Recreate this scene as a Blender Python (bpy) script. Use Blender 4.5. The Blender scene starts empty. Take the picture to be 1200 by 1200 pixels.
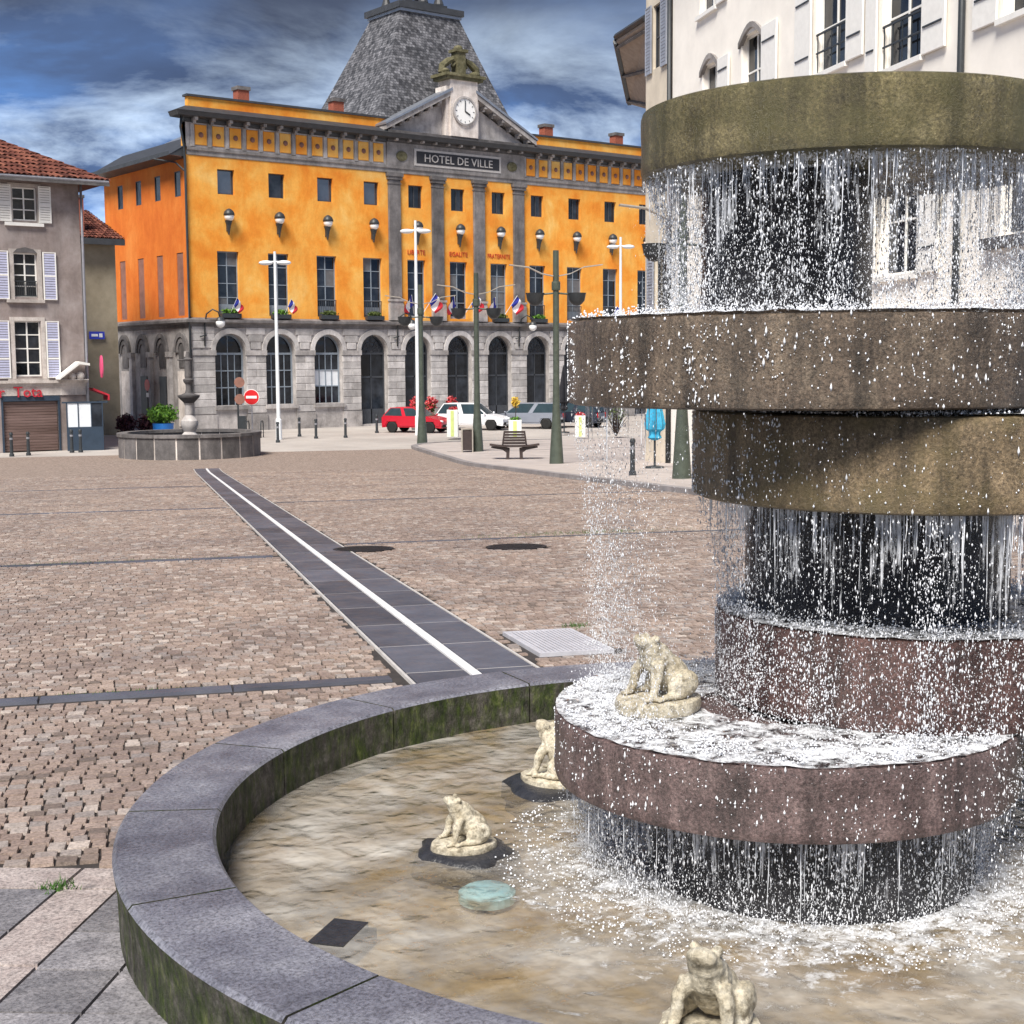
import bpy, math, random
import numpy as np
from mathutils import Vector, Matrix, noise as mnoise
R = math.radians
PI = math.pi
random.seed(7)
rng = np.random.default_rng(7)
SC = bpy.context.scene
COL = SC.collection

# ------------------------------------------------------------------ camera
def cam_axes(p, r, yaw):
    cp, sp = math.cos(p), math.sin(p)
    fwd = Vector((math.sin(yaw)*cp, math.cos(yaw)*cp, -sp))
    right = Vector((math.cos(yaw), -math.sin(yaw), 0))
    down = fwd.cross(right)
    cr, sr = math.cos(r), math.sin(r)
    return cr*right+sr*down, -sr*right+cr*down, fwd
cx_, cd_, cf_ = cam_axes(R(5.9245), R(.378), R(37.6564))
cam = bpy.data.cameras.new('camera')
cam.sensor_width = 36.0
cam.lens = 1685.4/1200*36
cam.clip_start, cam.clip_end = .05, 3000
camo = bpy.data.objects.new('camera', cam)
m = Matrix.Identity(4)
for i in range(3):
    m[i][0], m[i][1], m[i][2] = cx_[i], -cd_[i], -cf_[i]
camo.matrix_world = m
COL.objects.link(camo)
SC.camera = camo

# ------------------------------------------------------------------ sky, sun, exposure
SUN_AZ, SUN_EL = R(238), R(52)          # compass direction towards the sun (0 = +Y, clockwise)
world = bpy.data.worlds.new('World')
SC.world = world
world.use_nodes = True
wt = world.node_tree
for n in list(wt.nodes): wt.nodes.remove(n)
def wn(t, **k):
    n = wt.nodes.new(t)
    for a, b in k.items(): setattr(n, a, b)
    return n
sky = wn('ShaderNodeTexSky', sky_type='NISHITA', sun_disc=False, sun_elevation=SUN_EL, sun_rotation=SUN_AZ)
tc = wn('ShaderNodeTexCoord')
sep = wn('ShaderNodeSeparateXYZ')
wt.links.new(tc.outputs['Generated'], sep.inputs[0])
def wmath(op, a, b=None):
    n = wn('ShaderNodeMath', operation=op)
    for i, v in enumerate((a, b)):
        if v is None: continue
        if isinstance(v, (int, float)): n.inputs[i].default_value = v
        else: wt.links.new(v, n.inputs[i])
    return n.outputs[0]
cxn = wn('ShaderNodeCombineXYZ')                       # clouds: noise on the view direction, flattened towards the horizon
wt.links.new(sep.outputs[0], cxn.inputs[0]); wt.links.new(sep.outputs[1], cxn.inputs[1])
wt.links.new(wmath('MULTIPLY', sep.outputs[2], 2.6), cxn.inputs[2])
def wnoise(scale, detail, rough, off, dist=0.0):
    mp = wn('ShaderNodeMapping'); mp.inputs['Location'].default_value = off
    mp.inputs['Rotation'].default_value = (0, 0, R(37))
    mp.inputs['Scale'].default_value = (1, 1, 1)
    wt.links.new(cxn.outputs[0], mp.inputs[0])
    n = wn('ShaderNodeTexNoise'); n.inputs['Scale'].default_value = scale
    n.inputs['Detail'].default_value = detail; n.inputs['Roughness'].default_value = rough
    n.inputs['Distortion'].default_value = dist
    wt.links.new(mp.outputs[0], n.inputs['Vector']); return n.outputs['Fac']
def wlift(src):                                         # cloud cover thickens with height
    k = wmath('MULTIPLY', wmath('SUBTRACT', wmath('MINIMUM', sep.outputs[2], .30), .13), .62)
    return wmath('SUBTRACT', src, k)
def wramp(src, stops):
    r = wn('ShaderNodeValToRGB'); wt.links.new(src, r.inputs[0])
    while len(r.color_ramp.elements) < len(stops): r.color_ramp.elements.new(.5)
    for e, (p, c) in zip(r.color_ramp.elements, stops): e.position = p; e.color = (*c, 1)
    return r.outputs[0]
K = 1/.1
cl = wramp(wlift(wnoise(2.6, 9, .52, (3.1, 1.7, .4), .25)),
           [(.34, (.034*K, .045*K, .08*K)), (.47, (.058*K, .095*K, .19*K)), (.58, (.10*K, .23*K, .53*K)), (.71, (.62*K, .82*K, 1.06*K))])
hz = wramp(sep.outputs[2], [(.02, (1, 1, 1)), (.15, (.92, .92, .92)), (.235, (.05, .05, .05)), (1, (.05, .05, .05))])
hz_n = wmath('MULTIPLY', hz, wramp(wnoise(5.0, 8, .6, (9, 4, 0), .3), [(.40, (0, 0, 0)), (.66, (1, 1, 1))]))
mix1 = wn('ShaderNodeMix', data_type='RGBA'); wt.links.new(hz_n, mix1.inputs[0])
wt.links.new(cl, mix1.inputs[6]); mix1.inputs[7].default_value = (.78*K, .95*K, 1.15*K, 1)
cov = wramp(wnoise(.7, 6, .5, (0, 8, 0)), [(.25, (.90,)*3), (.6, (1.0,)*3)])
mix2 = wn('ShaderNodeMix', data_type='RGBA'); wt.links.new(cov, mix2.inputs[0])
wt.links.new(sky.outputs[0], mix2.inputs[6]); wt.links.new(mix1.outputs[2], mix2.inputs[7])
bg = wn('ShaderNodeBackground'); bg.inputs[1].default_value = .1
wt.links.new(mix2.outputs[2], bg.inputs[0])
wo = wn('ShaderNodeOutputWorld'); wt.links.new(bg.outputs[0], wo.inputs[0])

sl = bpy.data.lights.new('sun', 'SUN')
sl.energy, sl.angle, sl.color = 4.0, R(24), (1, .95, .87)
so = bpy.data.objects.new('sun', sl)
d_ = Vector((math.sin(SUN_AZ)*math.cos(SUN_EL), math.cos(SUN_AZ)*math.cos(SUN_EL), math.sin(SUN_EL)))
so.rotation_euler = d_.to_track_quat('Z', 'Y').to_euler()
COL.objects.link(so)
SC.view_settings.view_transform = 'Standard'
SC.view_settings.look = 'None'
SC.view_settings.gamma = 1
SC.view_settings.exposure = .74
SC.cycles.max_bounces = 8
SC.cycles.transparent_max_bounces = 12
SC.cycles.use_denoising = True

# ------------------------------------------------------------------ terrain function and plan frames
AZ = R(23.43)
HX, HY = math.sin(AZ), math.cos(AZ)
def gz(x, y):                                   # the square falls away from the near fountain, then levels out
    s = HX*x+HY*y
    a, b = 49.5, 53.5
    if s < a: return -1.7-.0398*s
    if s < b: return -1.7-.0398*a-.0398*((s-a)-(s-a)**2/(2*(b-a)))
    return -1.7-.0398*a-.0398*(b-a)/2
def ST(s, t): return s*HX+t*HY, s*HY-t*HX       # along the square, across it
def st_of(x, y): return HX*x+HY*y, HY*x-HX*y
YAW = R(37.6564)
def UW(u, w): return u*math.cos(YAW)+w*math.sin(YAW), -u*math.sin(YAW)+w*math.cos(YAW)
BC = (3.99, 3.512)                              # centre of the round basin
BASIN_R, BASIN_RI, RIM_Z, WATER_Z = 2.42, 2.08, -1.6, -1.80

# ------------------------------------------------------------------ materials
MATS = {}
class NT:
    def __init__(s, name):
        s.m = bpy.data.materials.new(name); s.m.use_nodes = True
        s.t = s.m.node_tree; s.b = s.t.nodes['Principled BSDF']; s.o = s.t.nodes['Material Output']
        g = s.t.nodes.new('ShaderNodeNewGeometry'); s.geo = g; s.pos = g.outputs['Position']
        MATS[name] = s.m
    def n(s, t, **k):
        n = s.t.nodes.new(t)
        for a, b in k.items(): setattr(n, a, b)
        return n
    def put(s, sock, v):
        if v is None: return
        if isinstance(v, (int, float)): sock.default_value = v
        elif isinstance(v, tuple): sock.default_value = (*v, 1) if len(v) == 3 and sock.type == 'RGBA' else v
        else: s.t.links.new(v, sock)
    def math(s, op, a, b=None, clamp=False):
        n = s.n('ShaderNodeMath', operation=op, use_clamp=clamp); s.put(n.inputs[0], a); s.put(n.inputs[1], b); return n.outputs[0]
    def noise(s, scale, detail=5, rough=.6, stretch=(1, 1, 1), off=(0, 0, 0), vec=None, dist=0.0):
        mp = s.n('ShaderNodeMapping'); mp.inputs['Scale'].default_value = stretch; mp.inputs['Location'].default_value = off
        s.put(mp.inputs[0], vec or s.pos)
        n = s.n('ShaderNodeTexNoise'); s.put(n.inputs['Vector'], mp.outputs[0])
        n.inputs['Scale'].default_value = scale; n.inputs['Detail'].default_value = detail
        n.inputs['Roughness'].default_value = rough; n.inputs['Distortion'].default_value = dist
        return n.outputs['Fac']
    def voro(s, scale, stretch=(1, 1, 1), feature='F1', out='Distance', vec=None):
        mp = s.n('ShaderNodeMapping'); mp.inputs['Scale'].default_value = stretch; s.put(mp.inputs[0], vec or s.pos)
        n = s.n('ShaderNodeTexVoronoi', feature=feature); s.put(n.inputs['Vector'], mp.outputs[0])
        n.inputs['Scale'].default_value = scale; return n.outputs[out]
    def ramp(s, f, stops):
        r = s.n('ShaderNodeValToRGB'); s.put(r.inputs[0], f)
        while len(r.color_ramp.elements) < len(stops): r.color_ramp.elements.new(.5)
        for e, (p, c) in zip(r.color_ramp.elements, stops):
            e.position = p; e.color = (*c, 1) if isinstance(c, tuple) else (c, c, c, 1)
        return r.outputs[0]
    def mix(s, f, a, b, mode='MIX'):
        n = s.n('ShaderNodeMix', data_type='RGBA', blend_type=mode); s.put(n.inputs[0], f); s.put(n.inputs[6], a); s.put(n.inputs[7], b); return n.outputs[2]
    def bump(s, hgt, strength=.3, dist=.02, prev=None):
        n = s.n('ShaderNodeBump'); n.inputs['Strength'].default_value = strength; n.inputs['Distance'].default_value = dist
        s.put(n.inputs['Height'], hgt)
        if prev is not None: s.put(n.inputs['Normal'], prev)
        return n.outputs[0]
    def rand(s): return s.n('ShaderNodeObjectInfo').outputs['Random']
    def island(s): return s.geo.outputs['Random Per Island']
    def fin(s, color, rough=.7, normal=None, spec=.4, metal=0.0):
        s.put(s.b.inputs['Base Color'], color); s.put(s.b.inputs['Roughness'], rough)
        s.b.inputs['Specular IOR Level'].default_value = spec; s.b.inputs['Metallic'].default_value = metal
        if normal is not None: s.put(s.b.inputs['Normal'], normal)
        return s.m
def simple(name, c, rough=.6, var=.18, scale=6, bump=.1, spec=.4, metal=0.0, grain=60, rnd=0.0):
    a = NT(name)
    f = a.noise(scale, 6, .65)
    dk = tuple(x*(1-var) for x in c); lt = tuple(min(1, x*(1+var)) for x in c)
    col = a.ramp(f, [(.3, dk), (.7, lt)])
    if rnd:
        k = a.math('ADD', a.math('MULTIPLY', a.rand(), 2*rnd), 1-rnd)
        col = a.mix(1.0, col, k, 'MULTIPLY')
    nr = a.bump(a.noise(grain, 4, .6), bump, .01) if bump else None
    return a.fin(col, rough, nr, spec, metal)

# --- plaza
a = NT('sett_stone')
isl = a.island(); ob = a.rand()
rr = a.math('FRACT', a.math('ADD', isl, a.math('MULTIPLY', ob, 7.31)))
base = a.ramp(rr, [(0, (.16, .125, .105)), (.2, (.305, .233, .193)), (.45, (.245, .184, .155)), (.65, (.365, .285, .24)), (.85, (.265, .23, .212)), (1, (.48, .41, .36))])
base = a.mix(.5, base, a.ramp(a.noise(.6, 4, .6), [(.32, (.6, .58, .62)), (.68, (1.4, 1.36, 1.3))]), 'MULTIPLY')
base = a.mix(.8, base, a.ramp(a.noise(55, 5, .8), [(.36, .45), (.5, 1.0), (.66, 1.5)]), 'MULTIPLY')
a.fin(base, a.ramp(a.noise(20, 3), [(.3, .42), (.7, .68)]), a.bump(a.noise(70, 4, .65), .5, .006), .45)

a = NT('ground_mix')
sp_ = a.n('ShaderNodeSeparateXYZ'); a.put(sp_.inputs[0], a.pos)
sv = a.math('ADD', a.math('MULTIPLY', sp_.outputs[0], HX), a.math('MULTIPLY', sp_.outputs[1], HY))
tv = a.math('SUBTRACT', a.math('MULTIPLY', sp_.outputs[0], HY), a.math('MULTIPLY', sp_.outputs[1], HX))
cb = a.n('ShaderNodeCombineXYZ'); a.put(cb.inputs[0], tv); a.put(cb.inputs[1], sv)
br = a.n('ShaderNodeTexBrick', offset=.5); a.put(br.inputs['Vector'], cb.outputs[0])
br.inputs['Scale'].default_value = 1; br.inputs['Brick Width'].default_value = .084; br.inputs['Row Height'].default_value = .094
br.inputs['Mortar Size'].default_value = .008
br.inputs['Color1'].default_value = (.25, .19, .155, 1); br.inputs['Color2'].default_value = (.42, .335, .28, 1); br.inputs['Mortar'].default_value = (.10, .075, .065, 1)
bed = a.ramp(a.noise(9, 5, .7), [(.3, (.025, .021, .02)), (.7, (.06, .05, .044))])
far = a.math('GREATER_THAN', sv, 49.9)
pl = a.mix(far, bed, br.outputs['Color'])
pave = a.ramp(a.noise(.35, 6, .6), [(.3, (.36, .325, .30)), (.7, (.50, .46, .425))])
pave = a.mix(.5, pave, a.ramp(a.noise(7, 5, .7), [(.3, .8), (.7, 1.15)]), 'MULTIPLY')
inpl = a.math('MULTIPLY', a.math('LESS_THAN', sv, 62.5), a.math('LESS_THAN', tv, 11.4))
a.fin(a.mix(inpl, pave, pl), .7, a.bump(a.math('MULTIPLY', br.outputs['Fac'], -1.0), .5, .01))

simple('pavement', (.42, .37, .345), .65, .16, 1.2, .2)
simple('kerb_stone', (.25, .23, .23), .6, .2, 3, .2, rnd=.15)
a = NT('flag_stone')
g_ = a.math('ADD', a.math('MULTIPLY', a.rand(), .5), .75)
c_ = a.ramp(a.noise(5, 7, .7), [(.25, (.12, .112, .122)), (.5, (.20, .19, .20)), (.75, (.32, .30, .31))])
c_ = a.mix(1, c_, g_, 'MULTIPLY')
c_ = a.mix(.9, c_, a.ramp(a.noise(70, 4, .8), [(.36, .4), (.5, 1.0), (.66, 1.5)]), 'MULTIPLY')
c_ = a.mix(a.ramp(a.noise(11, 7, .75, off=(5, 1, 0)), [(.56, 0.0), (.68, .65)]), c_, (.085, .08, .082))
a.fin(c_, a.ramp(a.noise(9, 4), [(.3, .32), (.7, .6)]), a.bump(a.noise(60, 5, .7), .4, .006), .5)
a = NT('flag_stone_pink')
c_ = a.ramp(a.noise(8, 7, .7), [(.25, (.27, .215, .2)), (.75, (.47, .41, .385))])
c_ = a.mix(.9, c_, a.ramp(a.noise(70, 4, .8), [(.36, .4), (.5, 1.0), (.66, 1.5)]), 'MULTIPLY')
c_ = a.mix(a.ramp(a.noise(11, 7, .75, off=(5, 1, 0)), [(.56, 0.0), (.68, .65)]), c_, (.085, .08, .082))
a.fin(c_, .5, a.bump(a.noise(60, 5, .7), .4, .006), .5)
a = NT('basalt_slab')
c_ = a.ramp(a.noise(2.2, 6, .65), [(.3, (.055, .058, .076)), (.7, (.105, .108, .135))])
c_ = a.mix(1, c_, a.math('ADD', a.math('MULTIPLY', a.rand(), .6), .7), 'MULTIPLY')
a.fin(c_, a.ramp(a.noise(6, 4), [(.3, .32), (.7, .55)]), a.bump(a.noise(80, 4), .25, .004), .5)
simple('white_marble', (.72, .71, .72), .5, .12, 5, .15)
simple('pale_joint', (.5, .47, .45), .6, .15, 5, .15)
simple('iron_cover', (.035, .03, .03), .55, .3, 12, .3, metal=.4)
simple('steel_grate', (.60, .59, .63), .4, .12, 8, .1, metal=.2)
simple('grass', (.05, .12, .02), .8, .35, 20, 0)

# --- near fountain
def fstone(name, c1, c2, c3, moss=None, rough=(.18, .5)):
    a = NT(name)
    col = a.ramp(a.noise(7, 8, .72), [(.28, c1), (.5, c2), (.75, c3)])
    col = a.mix(.95, col, a.ramp(a.noise(95, 5, .85), [(.36, .3), (.5, 1.0), (.64, 1.9)]), 'MULTIPLY')
    st = a.noise(14, 5, .65, (1, 1, .12))
    col = a.mix(.85, col, a.ramp(st, [(.34, .38), (.5, 1.0), (.66, 1.45)]), 'MULTIPLY')
    if moss:
        col = a.mix(a.ramp(a.noise(3.2, 6, .7, off=(4, 2, 1)), [(.42, 0.0), (.62, .8)]), col, moss)
    r = a.ramp(a.noise(5, 5, .7, (1, 1, .3)), [(.3, rough[0]), (.7, rough[1])])
    a.fin(col, r, a.bump(a.noise(80, 6, .8), .9, .008), .5)
fstone('disc_olive', (.075, .06, .03), (.135, .11, .05), (.22, .185, .10), (.085, .076, .025))
fstone('disc_brown', (.06, .043, .03), (.11, .08, .057), (.18, .14, .10))
fstone('disc_ochre', (.105, .075, .042), (.18, .13, .075), (.30, .22, .135), (.14, .108, .042))
fstone('disc_red', (.05, .027, .026), (.085, .045, .04), (.14, .08, .07), None, (.15, .45))
fstone('disc_rose', (.07, .047, .045), (.13, .088, .084), (.22, .16, .15), None, (.2, .5))
fstone('column_wet', (.010, .010, .013), (.02, .02, .024), (.045, .042, .046), None, (.08, .3))
a = NT('rim_top')
c_ = a.ramp(a.noise(4, 8, .7), [(.28, (.075, .075, .098)), (.48, (.145, .145, .178)), (.62, (.21, .21, .245)), (.78, (.35, .345, .385))])
c_ = a.mix(1, c_, a.math('ADD', a.math('MULTIPLY', a.rand(), .3), .85), 'MULTIPLY')
c_ = a.mix(.9, c_, a.ramp(a.noise(75, 4, .8), [(.36, .35), (.5, 1.0), (.66, 1.5)]), 'MULTIPLY')
c_ = a.mix(a.ramp(a.noise(17, 6, .75, off=(3, 3, 0)), [(.58, 0.0), (.70, .6)]), c_, (.07, .07, .08))
a.fin(c_, a.ramp(a.noise(3, 5), [(.3, .24), (.7, .46)]), a.bump(a.noise(75, 6, .75), .8, .006), .5)
a = NT('rim_side')
c_ = a.ramp(a.noise(14, 9, .8), [(.36, (.025, .022, .02)), (.52, (.09, .08, .07)), (.68, (.22, .20, .18))])
ms = a.ramp(a.noise(11, 9, .8, (1, 1, .4), off=(1, 5, 2)), [(.42, 0.0), (.60, 1.0)])
mg = a.ramp(a.noise(30, 5, .7, (1, 1, .4)), [(.35, (.010, .018, .004)), (.55, (.05, .075, .012)), (.72, (.19, .22, .06))])
c_ = a.mix(ms, c_, mg)
a.fin(c_, .75, a.bump(a.noise(50, 6, .75, (1, 1, .4)), 1.0, .02), .3)
a = NT('basin_floor')
c_ = a.ramp(a.noise(1.6, 7, .62, dist=.5), [(.36, (.30, .19, .065)), (.46, (.40, .31, .18)), (.56, (.30, .27, .235)), (.72, (.62, .575, .50))])
c_ = a.mix(.35, c_, a.ramp(a.noise(22, 6, .7), [(.3, .6), (.7, 1.3)]), 'MULTIPLY')
a.fin(c_, .8)
def water_mat(name, foam_lo, foam_hi, foam_scale, rscale, rstr, tint=(.93, .95, .92), radial=None, murk=0.0):
    a = NT(name)
    t = a.t
    n1 = a.noise(rscale, 1.5, .45, dist=.35); n2 = a.noise(rscale*3.0, 1, .4, dist=.2)
    nb = a.bump(n2, rstr*.35, .02, a.bump(n1, rstr, .05))
    fr = a.n('ShaderNodeFresnel'); fr.inputs['IOR'].default_value = 1.33; a.put(fr.inputs['Normal'], nb)
    tr = a.n('ShaderNodeBsdfTransparent'); tr.inputs[0].default_value = (*tint, 1)
    gl = a.n('ShaderNodeBsdfGlossy'); gl.inputs['Roughness'].default_value = .06; a.put(gl.inputs['Normal'], nb)
    m1 = a.n('ShaderNodeMixShader'); a.put(m1.inputs[0], fr.outputs[0]); t.links.new(tr.outputs[0], m1.inputs[1]); t.links.new(gl.outputs[0], m1.inputs[2])
    if murk:                                     # stirred-up silt carried in the water
        dm = a.n('ShaderNodeBsdfDiffuse'); a.put(dm.inputs[0], a.ramp(a.noise(2.2, 5, .6, off=(1, 7, 0), dist=.6), [(.36, (.34, .26, .155)), (.5, (.42, .38, .33)), (.66, (.66, .63, .58))])); a.put(dm.inputs['Normal'], nb)
        mk = a.n('ShaderNodeMixShader'); a.put(mk.inputs[0], a.ramp(a.noise(3.1, 4, .55, off=(4, 0, 0)), [(.35, murk*.45), (.65, murk*1.3)])); t.links.new(tr.outputs[0], mk.inputs[1]); t.links.new(dm.outputs[0], mk.inputs[2])
        t.links.new(mk.outputs[0], m1.inputs[1])
    fm = a.noise(foam_scale, 8, .75, off=(2, 3, 0), dist=.4)
    if radial:                                   # froth thins out away from where the water lands
        cx, cy, r0, r1 = radial
        vm = a.n('ShaderNodeVectorMath', operation='DISTANCE'); a.put(vm.inputs[0], a.pos); vm.inputs[1].default_value = (cx, cy, WATER_Z)
        mr = a.n('ShaderNodeMapRange'); a.put(mr.inputs[0], vm.outputs['Value']); mr.inputs[1].default_value = r0; mr.inputs[2].default_value = r1
        mr.inputs[3].default_value = .16; mr.inputs[4].default_value = -.16
        fm = a.math('ADD', fm, mr.outputs[0])
    fk = a.ramp(fm, [(foam_lo, 0.0), (foam_hi, 1.0)])
    df = a.n('ShaderNodeBsdfPrincipled'); df.inputs['Base Color'].default_value = (.86, .88, .92, 1); df.inputs['Roughness'].default_value = .35
    a.put(df.inputs['Normal'], a.bump(a.noise(60, 4, .7), .6, .01))
    m2 = a.n('ShaderNodeMixShader'); a.put(m2.inputs[0], fk); t.links.new(m1.outputs[0], m2.inputs[1]); t.links.new(df.outputs[0], m2.inputs[2])
    t.links.new(m2.outputs[0], a.o.inputs[0])
    return a.m
a1_ = UW(1.056, 5.02)
water_mat('basin_water', .55, .78, 17, 10, .62, (.88, .86, .82), (a1_[0], a1_[1], .6, 1.5), .45)
water_mat('film_water', .42, .60, 16, 22, .8, (.9, .9, .92))
a = NT('drop_water')
a.fin((.93, .95, 1.0), .12, None, .6)
a.b.inputs['Transmission Weight'].default_value = .12
a = NT('veil_water')
n1 = a.noise(60, 4, .7, (1, 1, .045)); n2 = a.noise(11, 4, .6, (1, 1, .3), off=(3, 1, 2)); n3 = a.noise(150, 3, .6, (1, 1, .30))
gc = a.n('ShaderNodeTexCoord'); gs_ = a.n('ShaderNodeSeparateXYZ'); a.put(gs_.inputs[0], gc.outputs['Generated'])
fv = a.math('ADD', a.math('ADD', a.math('MULTIPLY', n1, .62), a.math('MULTIPLY', n2, .38)), a.math('MULTIPLY', a.math('SUBTRACT', gs_.outputs[2], .75), .16))
fv = a.math('ADD', fv, a.math('MULTIPLY', a.math('SUBTRACT', n3, .5), .22))
al = a.ramp(fv, [(.515, 0.0), (.62, .72)])
tb = a.n('ShaderNodeBsdfTransparent'); mx = a.n('ShaderNodeMixShader'); a.put(mx.inputs[0], al)
a.fin((.90, .92, .97), .2, a.bump(n1, .5, .01), .6)
a.t.links.new(tb.outputs[0], mx.inputs[1]); a.t.links.new(a.b.outputs[0], mx.inputs[2]); a.t.links.new(mx.outputs[0], a.o.inputs[0])
a = NT('frog_stone')
c_ = a.ramp(a.noise(16, 7, .7), [(.3, (.45, .38, .26)), (.55, (.72, .65, .51)), (.8, (.84, .80, .70))])
c_ = a.mix(.6, c_, a.ramp(a.noise(70, 5, .7), [(.36, .35), (.55, 1.1)]), 'MULTIPLY')
c_ = a.mix(a.ramp(a.noise(24, 7, .75, off=(2, 2, 2)), [(.50, 0.0), (.64, .8)]), c_, (.13, .10, .055))
a.fin(c_, .38, a.bump(a.noise(85, 6, .78), 1.0, .008), .5)
simple('mound_stone', (.03, .03, .034), .25, .4, 20, .6)
simple('lamp_glass_blue', (.38, .70, .82), .15, .15, 20, 0)
simple('dark_metal', (.035, .04, .045), .45, .2, 9, .05)

# --- buildings
def orange(name, stops):
    a = NT(name)
    c = a.ramp(a.noise(.42, 8, .62, dist=.4), stops)
    c = a.mix(.4, c, a.ramp(a.noise(2.4, 8, .72, (1, 1, .3), off=(3, 1, 7)), [(.33, (.74, .58, .46)), (.62, (1.05, 1.07, 1.1))]), 'MULTIPLY')
    c = a.mix(.3, c, a.ramp(a.noise(12, 5, .7), [(.3, .75), (.7, 1.15)]), 'MULTIPLY')
    a.fin(c, .85, a.bump(a.noise(25, 5, .7), .25, .01), .2)
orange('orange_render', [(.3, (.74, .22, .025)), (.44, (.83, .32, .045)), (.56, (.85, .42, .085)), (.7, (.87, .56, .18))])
orange('shaded_orange', [(.3, (.58, .135, .022)), (.5, (.66, .18, .03)), (.7, (.72, .25, .055))])  # deeper copy of the front render: the side wall's shade put into its colour
def grime(name, lo, mid, hi, sc=1.3, dark=.45):
    a = NT(name)
    c = a.ramp(a.noise(sc, 8, .7), [(.28, lo), (.5, mid), (.75, hi)])
    c = a.mix(1, c, a.math('ADD', a.math('MULTIPLY', a.rand(), .5), .75), 'MULTIPLY')
    c = a.mix(dark, c, a.ramp(a.noise(2.2, 7, .72, (1, 1, .22), off=(7, 3, 1)), [(.32, .3), (.6, 1.2)]), 'MULTIPLY')
    c = a.mix(.4, c, a.ramp(a.noise(22, 5, .7), [(.3, .65), (.7, 1.25)]), 'MULTIPLY')
    a.fin(c, .8, a.bump(a.noise(14, 6, .7), .5, .02), .25)
grime('grey_stone', (.20, .185, .18), (.36, .335, .325), (.52, .485, .47))
grime('block_stone', (.30, .28, .275), (.46, .435, .425), (.62, .59, .575), 2.0, .35)
grime('dark_stone', (.075, .07, .07), (.14, .13, .13), (.24, .22, .215))
grime('pale_stone', (.42, .37, .34), (.60, .54, .50), (.72, .67, .63), 1.8, .4)
grime('mossy_stone', (.05, .05, .03), (.12, .11, .06), (.22, .2, .13), 3)
a = NT('slate')
ps = a.n('ShaderNodeSeparateXYZ'); a.put(ps.inputs[0], a.pos)
pc = a.n('ShaderNodeCombineXYZ'); a.put(pc.inputs[0], a.math('ADD', ps.outputs[0], a.math('MULTIPLY', ps.outputs[1], 1.0))); a.put(pc.inputs[1], ps.outputs[2])
bk = a.n('ShaderNodeTexBrick', offset=.5); a.put(bk.inputs['Vector'], pc.outputs[0])
bk.inputs['Scale'].default_value = 1; bk.inputs['Brick Width'].default_value = .22; bk.inputs['Row Height'].default_value = .17; bk.inputs['Mortar Size'].default_value = .012
bk.inputs['Color1'].default_value = (.05, .05, .055, 1); bk.inputs['Color2'].default_value = (.20, .197, .21, 1); bk.inputs['Mortar'].default_value = (.03, .03, .033, 1)
c_ = a.mix(.75, bk.outputs['Color'], a.ramp(a.noise(.9, 7, .7), [(.34, .45), (.66, 1.5)]), 'MULTIPLY')
c_ = a.mix(.6, c_, a.ramp(a.noise(5, 6, .75, (1, 1, .6)), [(.36, .4), (.64, 1.6)]), 'MULTIPLY')
a.fin(c_, .55, a.bump(bk.outputs['Fac'], -.5, .03), .4)
a = NT('roof_tile_red')
c_ = a.ramp(a.island(), [(0, (.07, .024, .018)), (.5, (.14, .047, .034)), (1, (.24, .09, .06))])
c_ = a.mix(.5, c_, a.ramp(a.noise(3, 6, .7), [(.3, .5), (.7, 1.25)]), 'MULTIPLY')
a.fin(c_, .8, a.bump(a.noise(40, 4), .3, .01), .2)
simple('zinc', (.27, .29, .33), .4, .15, 2, .05, metal=.5)
simple('dark_zinc', (.045, .047, .052), .5, .25, 2, .1)
simple('chimney_brick', (.30, .085, .05), .8, .35, 12, .3)
a = NT('brown_render')
c_ = a.ramp(a.noise(.8, 8, .68, dist=.3), [(.28, (.19, .15, .135)), (.5, (.30, .25, .235)), (.75, (.42, .37, .355))])
c_ = a.mix(.5, c_, a.ramp(a.noise(1.6, 7, .7, (1, 1, .3), off=(3, 0, 4)), [(.3, .55), (.65, 1.25)]), 'MULTIPLY')
a.fin(c_, .85, a.bump(a.noise(20, 5, .7), .35, .015), .2)
a = NT('alley_render')
c_ = a.ramp(a.noise(.9, 8, .68), [(.3, (.22, .185, .13)), (.7, (.36, .31, .23))])
a.fin(c_, .85, a.bump(a.noise(20, 5, .7), .35, .015), .2)
simple('white_render', (.92, .87, .80), .8, .07, 1.1, .15)
simple('ochre_render', (.66, .58, .47), .8, .15, 1.3, .15)
simple('white_paint', (.86, .84, .80), .5, .06, 6, .05)
simple('lilac_shutter', (.52, .53, .70), .5, .1, 6, .05)
simple('grey_shutter', (.30, .32, .38), .5, .15, 6, .05)
simple('grey_frame', (.24, .28, .33), .5, .15, 4, .05)
simple('dark_frame', (.05, .055, .065), .5, .2, 4, .05)
simple('mauve_panel', (.25, .12, .09), .7, .25, 2, .1)
a = NT('window_glass')
rg = a.rand()
a.fin(a.mix(1, a.ramp(a.noise(1.5, 4), [(.35, (.008, .010, .014)), (.7, (.035, .042, .055))]), a.math('ADD', rg, .3), 'MULTIPLY'), .06, a.bump(a.noise(1.2, 2), .12, .05), .32)
simple('sky_glass', (.05, .06, .075), .04, .2, 2, 0, spec=1.0)
simple('curtain', (.13, .135, .145), .8, .25, 3, .2)
simple('white_blind', (.75, .78, .82), .6, .06, 4, 0)
a = NT('rolling_shutter')
c_ = a.ramp(a.noise(.9, 7, .7, (.4, .4, 6)), [(.3, (.09, .055, .045)), (.7, (.22, .15, .135))])
a.fin(c_, .55, a.bump(a.noise(6, 3, .5, (.1, .1, 8)), .4, .02), .4)
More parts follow.
